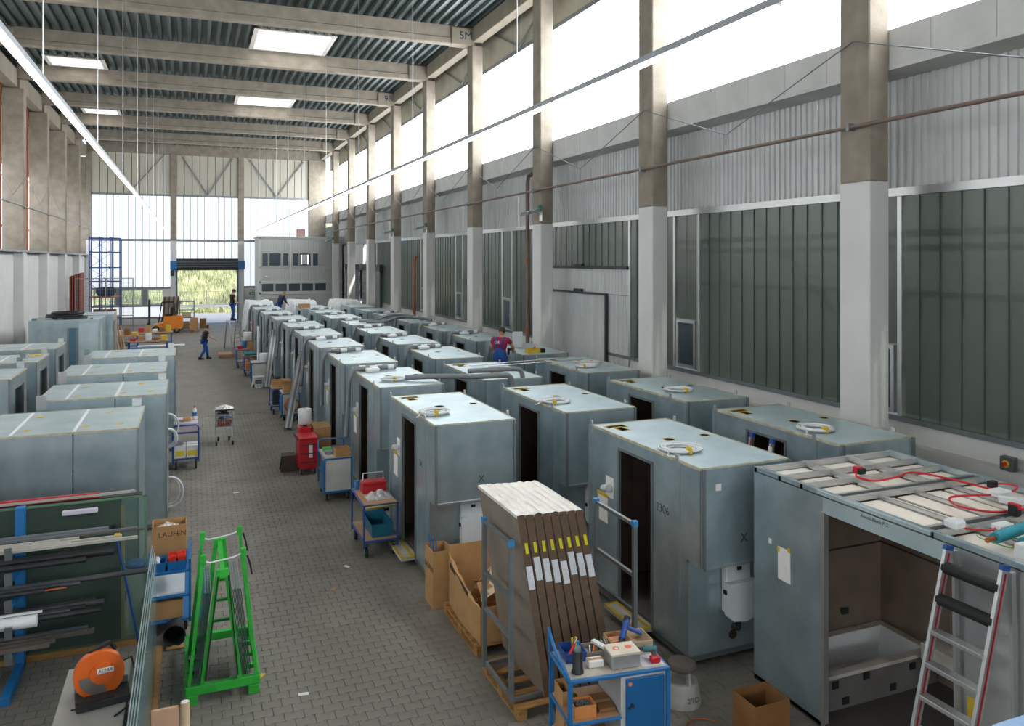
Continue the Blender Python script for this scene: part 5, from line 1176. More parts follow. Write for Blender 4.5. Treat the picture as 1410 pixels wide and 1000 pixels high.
for z in (.55, .8, 1.05, 1.3): MB().box(.16+.11*z, .5-.1*z, gy1-.02, gy1+.02, z-.015, z+.015).build('rung', M_green, gk)
for x in (-.05, .72): MB().bbox(x-.025, x+.025, gy0, 1.38, .12, .2, .005).build('base_rail', M_green, gk)
for y in (.4, .7, 1.0): MB().bbox(-.05, .08, y-.03, y+.03, .13, .18, .004).bbox(.6, .72, y-.03, y+.03, .13, .18, .004).build('cross_rail', M_green, gk); MB().bbox(-.04, .08, y-.02, y+.02, .18, .2, .004).build('rubber_pad', M_black, gk)
MB().bar((.15, gy0-.03, .25), (.285, gy0-.03, 1.4), .014, .04, (0, 1, 0)).bar((.5, gy0-.03, .25), (.395, gy0-.03, 1.4), .014, .04, (0, 1, 0)).build('rubber_strip', M_black, gk)
M_gs = mat('glass_pane_edge', '#37514d', .2, .1, .25, 12)
for s_ in (-1, 1):
    for i in range(6 if s_ < 0 else 9):
        xb = (.095-.014*i) if s_ < 0 else (.535+.014*i); xt_ = xb-s_*.115
        r_ = thing('glass_sheet', '%s glass sheet from the frame on the %s side of the green rack' % (ords[i], 'left' if s_ < 0 else 'right'), 'glass', (0, 0, 0), 0, 'glass panes on the green rack')
        MB().prism([(xb-.004, .202), (xb+.004, .202), (xt_+.004, 1.2), (xt_-.004, 1.2)], 'y', 9.63, 10.5).build('pane_body', M_glass if i % 2 else M_glassc, r_)
        MB().prism([(xb-.004, .202), (xb+.004, .202), (xt_+.004, 1.2), (xt_-.004, 1.2)], 'y', 9.622, 9.63).build('pane_edge', M_gs, r_)
# ---------------- glass sheets standing at the lower left ----------------
for i in range(4):
    x = -.46+i*.019; r_ = thing('glass_sheet', '%s of the upright glass sheets seen edge on at the lower left' % ['leftmost', 'second', 'third', 'rightmost'][i], 'glass', (0, 0, 0), 0, 'upright glass sheets')
    MB().box(x, x+.01, 6.6, 10.9-.1*i, .08, 1.4-.015*i).build('pane_body', M_glassc, r_); MB().box(x, x+.01, 6.6, 10.9-.1*i, 1.4-.015*i, 1.404-.015*i).build('pane_edge', mat('pale_glass_edge', '#8c9995', .3), r_)
tag(MB().box(-.52, -.34, 6.5, 11.0, .0, .08).build('timber_bearer', M_wood), 'timber bearer under the upright glass sheets', 'timber')
o = MB().bbox(-.33, -.1, 7.7, 7.73, .0, .98, .004).build('cardboard_sheet', mat('pink_brown_board', '#d6a98a', .8)); tag(o, 'light brown board standing right of the glass sheets', 'board')
r_ = thing('cardboard_tube', 'cardboard tube standing on end beside the light brown board', 'tube', (-.05, 7.75, 0)); MB().cyl((0, 0, 0), (0, -.03, 1.0), .04, 14).build('tube_wall', mat('tube_card', '#d9bb98', .8), r_); MB().disc((0, -.03, 1.0), .03, .003).build('tube_end', M_wtape, r_)
# ---------------- cantilever rack with long stock ----------------
ck = thing('cantilever_rack', 'blue steel cantilever rack loaded with long bars at the left edge', 'rack', (0, 0, 0))
ZL = [1.62, 1.33, 1.02, .72, .42]
for x in (-1.93, -3.7):
    MB().bbox(x-.05, x+.05, 11.12, 11.24, 0, 1.98, .006).build('upright', M_blue, ck); MB().bbox(x-.05, x+.05, 10.3, 11.24, 0, .1, .006).build('foot_beam', M_blue, ck)
    for z in ZL:
        a_ = MB().bar((x, 11.15, z-.05), (x, 10.5, z-.02), .045, .06).build('arm', M_blue, ck); MB().prism([(10.48, z-.05), (10.53, z-.05), (10.5, z+.09), (10.44, z+.1)], 'x', x-.035, x+.035).build('arm_tip', M_steel, a_)
MB().bar((-3.7, 11.2, 1.7), (-1.93, 11.2, 1.2), .05).bar((-3.7, 11.2, .5), (-1.93, 11.2, 1.0), .05).build('brace', M_blue, ck)
def stock(kind, label, xe, y, z, r, m, sq=False, x0=-4.3):
    b_ = MB()
    if sq: b_.bar((x0, y, z+r), (xe, y, z+r), r*2.2, r*2)
    else: b_.cyl((x0, y, z+r), (xe, y, z+r), r, 10)
    return tag(b_.build(kind, m), label, kind.split('_')[-1], 'long stock on the cantilever rack')
zz = .015
M_bpl = mat('black_pipe', '#26282c', .45, 0, .1, 4); M_gst = mat('grey_profile', '#7d8388', .45, .4, .12, 5); M_pst = mat('pale_profile', '#b6b3aa', .5, .2, .1, 5)
stock('steel_profile', 'grey flat profile on the top rack arm', -.95, 11.02, 1.625, .022, M_gst, True); stock('steel_profile', 'long thin silver profile reaching furthest right on the top arm', -.62, 10.95, 1.625, .012, M_gst, True)
stock('steel_profile', 'dark profile lying before the silver one on the top arm', -.53, 10.87, 1.625, .011, mat('dark_profile', '#5a5552', .5, .3), True)
for q, xe in enumerate((-1.25, -1.45, -.78, -1.32, -.6)): stock('pale_profile', '%s pale aluminium profile in the bundle at the front of the top arm' % ords[q], xe, 10.78-.055*q, 1.625+.0*q, .016, M_pst, True)
tag(MB().box(-.86, -.8, 10.66, 10.72, 1.6, 1.665).build('yellow_tape_band', M_yellow), 'yellow tape around the end of the pale profiles', 'tape')
stock('black_pipe', 'thick black pipe on the second rack arm', -.88, 10.95, 1.335, .055, M_bpl); stock('black_pipe', 'thinner black pipe before the thick one on the second arm', -1.18, 10.8, 1.335, .035, M_bpl)
p_ = stock('copper_pipe', 'black sleeved pipe with bare copper end on the third arm', -1.6, 10.72, 1.06, .028, M_bpl); MB().cyl((-1.6, 10.72, 1.088), (-1.38, 10.72, 1.088), .012, 8).build('copper_end', M_copper, p_)
stock('black_pipe', 'very long dark pipe reaching past the glass on the third arm', -.5, 11.0, 1.03, .032, mat('dark_grey_pipe', '#4a4c50', .5, .1)); stock('grey_pipe', 'grey pipe lying beside the very long dark one', -1.25, 10.9, 1.03, .028, MATS['dark_grey_pipe']); stock('grey_pipe', 'short dark pipe in the middle of the third arm', -1.45, 10.82, 1.03, .026, M_bpl)
for q, (xe, m) in enumerate(((-1.1, M_bpl), (-1.0, MATS['dark_grey_pipe']), (-1.2, M_bpl), (-1.35, MATS['dark_grey_pipe']), (-1.0, M_bpl))): stock('grey_pipe', '%s pipe from the back on the fourth rack arm' % ords[q], xe, 11.03-.08*q, .735, .034, m)
stock('white_pipe', 'thick white plastic pipe on the fourth rack arm', -1.66, 10.58, .735, .07, M_wplast); stock('white_strip', 'thin white strip above the thick white pipe', -1.62, 10.66, .86, .012, M_wplast, True)
for q, xe in enumerate((-1.18, -1.1, -1.5, -1.55)): stock('timber_profile', '%s weathered profile from the back on the lowest rack arm' % ords[q], xe, 10.98-.1*q, .435, .024, [M_gst, mat('weathered_profile', '#6a6159', .7), MATS['weathered_profile'], MATS['weathered_profile']][q], True)
# glass sheet behind the rack, bar and strips on top
r_ = thing('glass_sheet', 'large green-edged glass sheet standing behind the cantilever rack', 'glass', (0, 0, 0)); MB().box(-4.2, -.56, 11.36, 11.37, .06, 1.9).build('pane_body', M_glass, r_); MB().box(-4.2, -.55, 11.355, 11.375, 1.9, 1.925).box(-.56, -.535, 11.355, 11.375, .06, 1.925).build('pane_edge', M_gedge, r_)
MB().box(-4.2, -.55, 11.33, 11.4, 0, .06).build('bearer', M_wood, r_); MB().box(-.84, -.8, 11.375, 11.42, .0, 1.8).build('timber_post', M_ply, r_)
tag(MB().bar((-4.2, 11.5, 1.95), (-1.1, 11.5, 1.95), .05, .06).build('red_bar', M_rbar), 'bright red steel bar laid along the top of the glass sheet', 'bar')
tag(MB().bar((-3, 11.46, 1.94), (-.68, 11.48, 1.96), .03, .03).build('pale_strip', M_pst), 'pale strip beside the red bar', 'strip'); tag(MB().bbox(-1.5, -1.1, 11.28, 11.34, 1.78, 1.84, .01).build('foam_strip', mat('lilac_foam', '#c9c3d2', .7)), 'lilac foam strip stuck on the glass sheet', 'foam')
bk_ = thing('storage_shelf', 'dark low shelf carrying the glass sheet and red bar', 'shelf', (0, 0, 0)); MB().box(-4.2, -.6, 11.45, 11.6, 1.88, 1.915).build('top_board', M_dark, bk_); MB().box(-4.2, -.85, 11.58, 11.62, 0, 1.88).build('dark_backdrop', mat('dark_backdrop_sheet', '#2f3435', .7, 0, .1, 1), bk_)  # plain dark sheet stands in for the dark area behind the glass
br_ = thing('broom', 'blue handled broom leaning behind the glass sheet', 'broom', (0, 0, 0)); MB().cyl((-.62, 11.22, .05), (-.9, 11.28, 1.52), .014, 8).build('handle', M_dblue, br_); MB().cyl((-.9, 11.28, 1.5), (-.915, 11.28, 1.6), .03, 8).build('grip_end', M_black, br_)
# ---------------- mitre saw ----------------
tb_ = thing('saw_table', 'grey sheet table carrying the orange chop saw', 'table', (0, 0, 0)); MB().bbox(-1.14, -.56, 7.7, 9.02, .85, .88, .006).build('table_top', mat('grey_table_sheet', '#a5a39d', .6, 0, .1, 3), tb_)
for x in (-1.1, -.62):
    for y in (7.8, 8.95): MB().bar((x, y, 0), (x, y, .85), .04).build('table_leg', M_dark, tb_)
sw = thing('chop_saw', 'orange guarded chop saw with black handle', 'saw', (-.8, 8.32, .881), .15)
MB().bbox(-.2, .25, -.2, .18, 0, .07, .01).build('saw_base', M_dark, sw); MB().bbox(-.2, .25, .05, .08, .07, .13, .005).build('fence', M_steel, sw)
gz = .24; n = 28
gd = MB(); ang = [2*PI*k/n for k in range(n)]
gd.cyl((0, .03, gz), (0, -.05, gz), .215, n).build('blade_guard', M_orange, sw); MB().cyl((.02, -.05, gz+.02), (.02, -.075, gz+.02), .1, n).build('guard_boss', M_orange, sw)
b_ = MB(); V = [(0, -.054, gz)]+[(.17*math.cos(a), -.054, gz+.17*math.sin(a)) for a in [PI*1.0+PI*.62*k/12 for k in range(13)]]; b_.add(V+[(x, y-.004, z) for x, y, z in V], [tuple(range(14))[::-1], tuple(range(14, 28))]+[(k, (k+1) % 14, 14+(k+1) % 14, 14+k) for k in range(14)]); b_.build('saw_blade', mat('blade_steel', '#8e8880', .4, .7, .15, 8), sw)
MB().bbox(-.02, .12, -.082, -.076, gz+.02, gz+.07, .002).build('name_plate', M_paper, sw, (0, 0, 0)); text('ALFRA', .042, M_black, sw, (.05, -.0835, gz+.045), FRONT)
MB().bar((-.08, .02, gz+.2), (.1, .02, gz+.26), .04, .03).bar((-.08, .02, gz+.2), (-.1, .08, gz+.12), .03).bar((.1, .02, gz+.26), (.14, .08, gz+.16), .03).build('carry_handle', M_black, sw)
MB().cyl((.05, .03, gz), (.05, .2, gz), .09, 14).build('motor', M_black, sw); MB().bar((.12, .05, .07), (.14, .1, gz), .06).build('pivot_arm', M_dark, sw); MB().bar((-.2, -.2, .09), (.12, -.24, .1), .012).bar((-.24, -.28, .09), (.02, -.3, .1), .012).build('work_clamp', M_black, sw)
MB().tube([(.16, .1, gz), (.28, .05, .3), (.32, -.1, .1), (.24, -.3, .02), (.1, -.42, .01)], .008, 6).build('power_cord', M_black, sw)
# ---------------- blue trolley with bins ----------------
bt_ = thing('bin_trolley', 'light blue steel trolley with picking bins by the green rack', 'trolley', (-.56, 11.48, 0)); w, d, h = .56, .85, .85
for z in (.18, .5, .83): MB().bbox(0, w, 0, d, z-.03, z-.0, .005).build('shelf', M_blue, bt_)
for x in (.015, w-.015):
    for y in (.015, d-.015): MB().bar((x, y, .12), (x, y, .96 if x > .3 else .83), .03).build('post', M_blue, bt_)
MB().bar((w-.015, .0, .95), (w-.015, d, .95), .03).build('side_rail', M_blue, bt_)
for x in (.07, w-.07):
    for y in (.08, d-.08): caster(bt_, x, y, .14)
tub('picking_bin', 'blue picking bin of white fittings on the light blue trolley', -.53, -.31, 11.5, 11.8, .831, .95, M_blue); tub('picking_bin', 'blue picking bin holding red bins on the light blue trolley', -.3, -.05, 11.5, 11.8, .831, .95, M_blue)
for q in range(4): tub('red_bin', 'small red bin inside the blue picking bin, %s' % ['front left', 'front right', 'back left', 'back right'][q], -.285+.115*(q % 2), -.18+.115*(q % 2), 11.53+.13*(q//2), 11.64+.13*(q//2), .9, 1.0, mat('bright_red_bin', '#dd3a26', .4), 'bin', 'small red bins')
for q in range(4): r_ = MB().lathe((-.48+.06*(q % 2), 11.58+.1*(q//2), .86), [(.03, 0), (.032, .1), (.02, .12)], 10).build('pipe_fitting', M_wplast); tag(r_, '%s white pipe fitting in the left blue picking bin' % ['front left', 'front right', 'back left', 'back right'][q], 'fitting', 'white fittings in the bin')
lf = open_box('laufen_carton', 'tall open brown carton with printed name on the light blue trolley', -.5, -.06, 11.95, 12.3, .831, 1.3, M_card, flaps=.0); text('LAUFEN', .1, M_print, lf, (-.24, 11.948, 1.18), FRONT); text('LAUFEN', .09, M_print, lf, (-.502, 12.12, 1.15), LEFT)
film_heap(-.3, 12.1, 1.22, .3, .25, .1, 'white packing film inside the printed carton')
tag(MB().bbox(-.5, -.08, 11.52, 12.2, .501, .53, .005).build('white_board', M_wplast), 'white board lying on the middle shelf of the light blue trolley', 'board'); shut_box('cardboard_box', 'brown carton on the bottom shelf of the light blue trolley', -.5, -.1, 11.52, 12.1, .181, .42, M_card)
r_ = thing('paint_bucket', 'white bucket with blue lid standing behind the glass', 'bucket', (-.68, 11.75, 0)); MB().lathe((0, 0, 0), [(.11, 0), (.13, .85), (.13, .9)], 18).build('bucket_body', M_wplast, r_); MB().lathe((0, 0, 0), [(.138, .88), (.138, .93), (.1, .935)], 18).build('bucket_lid', M_dblue, r_)
r_ = thing('black_bucket', 'black bucket lying on its side before the light blue trolley', 'bucket', (-.2, 11.2, .145)); b_ = MB(); b_.lathe((0, 0, -.15), [(.11, 0), (.14, .3), (.13, .3), (.1, .02)], 18); b_.xf(Matrix.Rotation(PI/2, 4, 'X')); b_.build('bucket_wall', M_black, r_)
tag(MB().bbox(-.3, -.05, 10.98, 11.1, 0, .02, .004).build('card_scrap', M_card), 'flat scrap of cardboard on the floor by the black bucket', 'card scrap')
# litter on the aisle floor
for q, (x, y, m, w_) in enumerate(((.9, 17.9, M_paper, 'white paper scrap on the aisle floor near the blue tube trolley'), (2.0, 12.1, M_card, 'tan scrap on the aisle floor'), (2.35, 12.9, M_paper, 'small white scrap on the aisle paving'), (1.2, 9.3, M_paper, 'white scrap on the front paving'), (.78, 9.9, M_yellow, 'yellow scrap beside the green rack'))):
    o = MB().bbox(-.06, .06, -.03, .03, .003, .008, .002).build('paper_scrap', m); o.location = (x, y, 0); o.rotation_euler = (0, 0, q); tag(o, w_, 'scrap')
# blue handrail of the viewing platform at the lower right corner
hr = thing('platform_rail', 'blue painted platform rail at the lower right corner', 'rail', (0, 0, 0)); MB().bbox(2.9, 5.2, 1.55, 2.2, 3.0, 3.16, .03).build('rail_plate', mat('rail_blue_grey', '#6d93b8', .35, .2), hr); MB().bar((3.6, 1.9, 0), (3.6, 1.9, 3.0), .08).bar((5.0, 1.9, 0), (5.0, 1.9, 3.0), .08).build('rail_post', M_blue, hr)
# ---------------- office block in the far right corner ----------------
of = thing('office_block', 'two storey pale grey office block built into the far right corner', 'office', (4.75, 62.0, 0)); ow, od, oh = 6.2, 4.6, 6.7
M_off = mat('office_panel', '#b9bdbb', .5, .1, .05, 1); M_off2 = mat('office_trim', '#c6c9c7', .5, 0, .04, 1)
MB().box(0, ow, .12, od, 0, oh).build('office_core', M_off, of)
for i in range(31):
    x = .05+i*.198
    for z0, z1 in ((5.6, 6.6), (3.35, 4.45)): MB().box(x, x+.19, .08, .12, z0, z1).build('cladding_board', M_off, of)
MB().box(-.02, ow, .04, .12, 6.58, 6.74).box(-.02, ow, .04, .12, 4.4, 4.46).box(-.02, ow, .04, .12, 3.25, 3.4).box(-.02, ow, .04, .12, 2.4, 2.56).box(-.03, .12, .04, .12, 0, 6.7).box(2.2, 2.32, .05, .12, 3.4, 6.6).build('trim_band', M_off2, of)
MB().box(-.1, ow, -.05, od, 6.7, 6.8).build('roof_edge', M_off2, of)
for g, (gx, parts_) in enumerate(((.2, (.0, .5, 1.5)), (2.42, (.0, .5, 1.5)))):
    for x, w in zip(parts_, (.45, .9, .45)):
        f_ = MB().box(gx+x, gx+x+w, .05, .13, 4.5, 5.55).build('window', M_off2, of); MB().box(gx+x+.04, gx+x+w-.04, .03, .06, 4.56, 5.5).build('pane', M_pane, f_)
        if g == 1 and w == .9: MB().box(gx+x+.12, gx+x+.2, .02, .03, 4.65, 5.4).box(gx+x+.62, gx+x+.7, .02, .03, 4.65, 5.4).build('painted_window_reflection', mat_emit('painted_window_glow', '#f2f8ff', 1.0), f_); MB().box(gx+x+.22, gx+x+.6, .02, .03, 4.7, 5.4).build('blind', M_off2, f_)  # glowing strips imitate reflections on the office panes
for i in range(5):
    f_ = MB().box(.16+i*.98, 1.06+i*.98, .05, .13, 2.56, 3.25).build('window', M_off2, of); MB().box(.2+i*.98, 1.02+i*.98, .03, .06, 2.62, 3.2).build('pane', M_pane, f_)
for i in range(2): MB().box(.4+i*2.2, 1.5+i*2.2, .06, .12, .1, 2.1).build('door', mat('grey_door', '#9a9c99', .5), of)
tag(MB().lathe((5.25, 61.98, 3.7), [(.09, 0), (.1, .05), (.04, .1)], 12).build('alarm_bell', M_wplast), 'small round white alarm on the office front', 'alarm')
shut_box('roof_box', 'pinkish box standing on the office roof', 7.6, 8.2, 62.6, 63.1, 6.8, 7.4, mat('pink_box', '#b58f8a', .7))
# ---------------- light strips with chains ----------------
def strip(x, z, y0, y1, label):
    r_ = thing('light_strip', label, 'lamp', (x, 0, 0))
    MB().box(-.045, .045, y0, y1, z, z+.07).build('trunking', M_pvc, r_)
    n = int((y1-y0)/1.55)
    tb_ = MB().box(-.042, .042, .03, 1.47, -.03, -.002).mesh('led_tube', M_led)
    for i in range(n): add(tb_, 'led_tube', r_, (0, y0+i*1.55, z))
    ch = MB().cyl((0, 0, z+.07), (0, 0, 13.93), .008, 5).mesh('suspension_chain', M_alu)
    k = 0
    while y0+1.2+k*6.37 < y1: add(ch, 'suspension_chain', r_, (0, y0+1.2+k*6.37, 0)); k += 1
strip(4.8, 7.25, 4.0, 65.5, 'long suspended light strip over the right rows of modules'); strip(-1.75, 7.25, 4.0, 65.5, 'long suspended light strip on the left over the aisle')
# ---------------- pipes and wires along the walls ----------------
def wall_pipe(x, z, y0, y1, sgn, label, m):
    r_ = thing('wall_pipe', label, 'pipe', (0, 0, 0)); MB().cyl((x, y0, z), (x, y1, z), .035, 8).build('pipe_run', m, r_)
    for yk in COLS:
        if yk < y0 or yk+BAY > y1+4: continue
        MB().box(x-.05, x+.08*sgn, yk+.28, yk+.34, z-.06, z+.06).build('pipe_clip', M_steel, r_)
        ym = yk+.31+BAY/2; MB().cyl((x+.06*sgn, yk+.31, z+1.4), (x, ym, z+.35), .012, 5).cyl((x+.06*sgn, yk+.31+BAY, z+1.4), (x, ym, z+.35), .012, 5).cyl((x, ym, z+.35), (x, ym, z), .01, 5).build('hanger_wire', M_steel, r_)
wall_pipe(9.9, 7.15, -5, 66.5, 1, 'brown pipe hung on wires along the right columns', M_bpipe); wall_pipe(-6.9, 7.38, -5, 66.5, -1, 'grey pipe hung on wires along the left columns', M_steel)
for q, (x, y, z0, z1, m, lab) in enumerate(((10.85, 25.2, 0, 8.0, M_bpipe, 'brown downpipe before the green glass beside the sliding door'), (10.85, 40.2, 0, 5.2, M_opipe, 'rust red downpipe further along the green glass wall'))):
    r_ = thing('downpipe', lab, 'pipe', (0, 0, 0)); MB().tube([(x, y, z0), (x, y, z1-.3), (x+.03, y, z1-.1), (x+.2, y, z1)], .07, 10).build('pipe_run', m, r_)
    for z in (2.5, 4.9): MB().cyl((x, y, z), (x, y, z+.12), .085, 10).build('pipe_collar', M_opipe, r_)
for q, k in enumerate((7, 8, 9, 10)):
    r_ = thing('downpipe', 'orange downpipe beside the %s visible column of the left wall' % ords[q], 'pipe', (0, 0, 0), 0, 'orange downpipes on the left wall'); MB().cyl((-7.97, COLS[k]+.1, 5.4), (-7.97, COLS[k]+.1, 13.2), .09, 10).build('pipe_run', M_opipe, r_)
    for z in (6.5, 9.5, 12): MB().cyl((-7.97, COLS[k]+.1, z), (-7.97, COLS[k]+.1, z+.1), .105, 10).build('pipe_collar', M_opipe, r_)
for q, k in enumerate((4, 6, 7, 10)):
    y = COLS[k]; r_ = thing('flood_lamp', 'grey flood lamp bracketed to the %s column of the right wall' % ords[k-2], 'lamp', (9.9, y-.05, 6.35), 0, 'flood lamps on the right columns')
    MB().prism([(-.5, .0), (-.05, .12), (-.05, .22), (-.45, .12)], 'y', -.28, .28).build('lamp_housing', M_steel, r_); MB().add([(-.47, -.22, .005), (-.47, .22, .005), (-.1, .22, .1), (-.1, -.22, .1)], [(0, 1, 2, 3)]).build('lamp_lens', M_lens, r_)
    MB().bar((-.05, 0, .15), (.1, 0, .05), .05).box(.08, .1, -.1, .1, -.15, .15).build('bracket', M_alu, r_); MB().bbox(-.02, .1, -.08, .08, .2, .34, .02).build('ballast_box', mat('green_ballast', '#3f7a6c', .5), r_)
# ---------------- forklift ----------------
fk = thing('forklift', 'orange forklift with black mast parked near the gate', 'forklift', (-2.75, 58.6, 0))
MB().prism([(.35, .28), (2.15, .28), (2.2, .5), (2.2, 1.05), (2.1, 1.15), (1.05, 1.15), (.98, .72), (.5, .62), (.38, .5)], 'y', 0, 1.05).build('body', M_fork, fk)
MB().prism([(1.75, .3), (2.22, .34), (2.26, .6), (2.24, 1.0), (2.1, 1.18), (1.75, 1.18)], 'y', .02, 1.03).build('counterweight', M_fork, fk)
MB().bbox(1.1, 1.6, .25, .8, 1.15, 1.28, .04).bbox(1.5, 1.65, .25, .8, 1.28, 1.75, .04).build('seat', M_black, fk)
for y in (.2, .85): MB().bar((.12, y, .05), (.12, y, 2.3), .12, .1, (0, 1, 0)).build('mast_rail', M_dark, fk)
for z in (.6, 1.4, 2.25): MB().bar((.12, .2, z), (.12, .85, z), .08).build('mast_crossbar', M_dark, fk)
for y in (.25, .75): MB().box(-.95, .05, y-.06, y+.06, .06, .11).box(.0, .06, y-.06, y+.06, .06, .7).build('fork_tine', M_dark, fk)
for x, y, r in ((.55, .05, .26), (.55, 1.0, .26), (1.85, .1, .22), (1.85, .95, .22)): w_ = MB().cyl((x, y-.09, r), (x, y+.09, r), r, 18).build('tyre', M_black, fk); MB().cyl((x, y-.1, r), (x, y+.1, r), r*.5, 12).build('wheel_hub', M_steel, w_)
for y in (.08, .97): MB().bar((.7, y, .7), (.9, y, 2.1), .05).bar((1.75, y, 1.15), (1.65, y, 2.1), .05).bar((.9, y, 2.1), (1.65, y, 2.1), .05).build('guard_post', M_black, fk)
for i in range(5): MB().bar((.95+i*.17, .08, 2.1), (.95+i*.17, .97, 2.1), .03).build('guard_bar', M_black, fk)
MB().bar((.85, .5, .7), (.95, .5, 1.1), .05).build('steering_column', M_black, fk); b_ = MB(); b_.tube([(.97+.05*math.cos(t), .5+.16*math.sin(t), 1.12+.12*math.cos(t)*.4) for t in [2*PI*i/14 for i in range(14)]], .015, 6, close=True); b_.build('steering_wheel', M_black, fk)
# rack of panels behind it, blue shelf
for i in range(7):
    o = MB().prism([(-1.95+i*.15, .15), (-1.83+i*.15, .15), (-1.68+i*.15, 2.35), (-1.8+i*.15, 2.35)], 'y', 61.2, 62.4).build('packed_board', M_wrap if i % 2 else M_core); tag(o, '%s packed board from the left behind the forklift' % ords[i], 'board', 'packed boards behind the forklift')
pallet('board_pallet', 'pallet under the packed boards behind the forklift', -2.0, -.55, 61.2, 62.4)
bs = thing('shelf_unit', 'blue shelf unit beside the gate stacked with cartons', 'shelf', (-.75, 60.6, 0))
for x in (0, .95):
    for y in (0, .6): MB().bar((x, y, 0), (x, y, 2.1), .06).build('post', M_bluecab, bs)
for z in (.15, .9, 1.45, 2.05): MB().bbox(0, .95, 0, .6, z-.04, z, .006).build('shelf', M_bluecab, bs)
shut_box('cardboard_box', 'brown carton on the lowest level of the blue gate shelf', -.65, -.1, 60.65, 61.1, .151, .6, M_card); shut_box('cardboard_box', 'pale carton on the middle level of the blue gate shelf', -.6, .0, 60.65, 61.1, .901, 1.25, MATS['pale_card'])
shut_box('cardboard_box', 'brown cartons wrapped in film right of the blue shelf', -.05, .45, 59.2, 59.8, .146, .95, M_card); pallet('carton_pallet', 'pallet under the wrapped carton near the gate', -.15, .55, 59.1, 59.9); shut_box('cardboard_box', 'single brown carton by the gate post', .6, 1.05, 62.0, 62.5, 0, .7, M_card2)
# ---------------- left far corner: tower racks, cage, red boards ----------------
tr = thing('storage_tower', 'tall blue steel storage tower in the far left corner', 'rack', (-6.0, 56.6, 0)); tw, td, th_ = 1.75, 1.2, 6.5
for x in (0, .6, 1.2, tw):
    for y in (0, td): MB().bar((x, y, 0), (x, y, th_-(0 if x < 1.3 else .15)), .07).build('upright', M_dblue, tr)
for z in (1.3, 2.6, 3.6, 4.5, 5.5, 6.4):
    for y in (0, td): MB().bar((0, y, z), (tw, y, z), .05, .07).build('beam', M_dblue if z > 3 else M_orange, tr)
for z in (2.6, 3.6, 4.5, 5.5): MB().bar((0, 0, z), (1.2, 0, z+.9), .025).bar((1.2, 0, z), (0, 0, z+.9), .025).build('diagonal', M_dblue, tr)
MB().box(0, tw, 0, td, 2.6, 2.64).box(0, tw, 0, td, 1.3, 1.34).build('shelf', M_ply, tr)
tag(MB().lathe((-5.1, 57.2, 2.645), [(.45, 0), (.6, .3), (.55, .55), (.2, .6)], 12).build('dark_bundle', mat('dark_tarp', '#2a3a44', .7, 0, .2, 6)), 'dark wrapped bundle on the blue storage tower', 'bundle'); shut_box('cardboard_box', 'long brown carton on the low shelf of the blue tower', -5.8, -4.5, 56.7, 57.4, 1.341, 1.8, M_card2)
for q in range(5): tag(MB().bbox(-6.85+q*.13, -6.77+q*.13, 54.5, 56.2, 0, 4.0+.05*q, .01).build('red_board', mat('red_brown_board', '#9c5648', .7, 0, .12, 2)), '%s tall red-brown board from the wall in the far left corner' % ords[q], 'board', 'red boards in the corner')
cg = thing('mesh_cage', 'grey wire mesh fence panel before the blue storage tower', 'fence', (-6.4, 53.6, 0)); 
for x in (0, 1.6, 3.1): MB().bar((x, 0, 0), (x, 0, 3.9), .06).build('fence_post', M_steel, cg)
for z in (.1, 1.6, 3.88): MB().bar((0, 0, z), (3.1, 0, z), .05).build('fence_rail', M_steel, cg)
mw = MB().cyl((0, 0, .1), (0, 0, 3.88), .006, 4).mesh('mesh_wire', M_steel); mh = MB().cyl((0, 0, 0), (3.1, 0, 0), .006, 4).mesh('mesh_wire', M_steel)
for i in range(24): add(mw, 'mesh_wire', cg, (.06+i*.127, 0, 0))
for i in range(19): add(mh, 'mesh_wire', cg, (0, 0, .2+i*.2))
# clutter benches left of the aisle far back
for q, (x, y, lab) in enumerate(((-3.0, 44.2, 'cluttered work bench of timber and parts beyond the left modules'), (-2.9, 49.5, 'second work bench with red tools before the forklift'), (-4.6, 48.0, 'work bench with grey parts near the left wall'))):
    r_ = thing('work_bench', lab, 'bench', (x, y, 0)); MB().bbox(0, 1.9, 0, .9, .8, .86, .01).build('bench_top', M_ply, r_); MB().bbox(.1, 1.8, .1, .8, .25, .29, .006).build('lower_shelf', M_dblue, r_)
    for a in (.06, 1.84):
        for b2 in (.06, .84): MB().bar((a, b2, 0), (a, b2, .8), .06).build('bench_leg', M_dblue, r_)
    w = ['first', 'second', 'third'][q]
    for i, (m, nm, c_) in enumerate(((M_red, 'red tool case', 'case'), (M_card, 'brown carton', 'box'), (M_wplast, 'white block', 'block'), (M_card2, 'dark brown carton', 'box'), (M_yellow, 'yellow case', 'case'))):
        a = x+.12+i*.36; h = .14+.11*((i+q) % 3); tag(MB().bbox(a, a+.27, y+.15, y+.6, .861, .861+h, .02).build(nm.replace(' ', '_'), m), '%s on the %s cluttered bench' % (nm, w), c_)
    tag(MB().bbox(x+.2, x+1.4, y+.2, y+.7, .291, .5, .02).build('storage_crate', [M_blue, M_dblue, M_steel][q]), 'crate under the %s cluttered bench' % w, 'crate')
tag(MB().bbox(-2.6, -.3, 45.6, 46.1, .4, .47, .01).build('white_profile', M_wplast), 'long white profile lying across trestles past the left modules', 'profile')
ts = MB(); [ts.bar((x, y, 0), (x, 45.85, .4), .05) for x in (-2.3, -.7) for y in (45.65, 46.05)]; tag(ts.build('trestle', M_ply), 'low timber trestles under the long white profile', 'trestle')
for q in range(3): tag(MB().bar((-3.2+.12*q, 43.6, .02), (-3.6+.16*q, 44.1, 1.9-.1*q), .07, .03).build('timber_lath', [M_ply, M_wood, M_card][q]), '%s lath leaning beside the far left bench' % ords[q], 'lath', 'laths by the bench')
ll_ = thing('step_ladder', 'white and red ladder leaning on the left wall', 'ladder', (0, 0, 0))
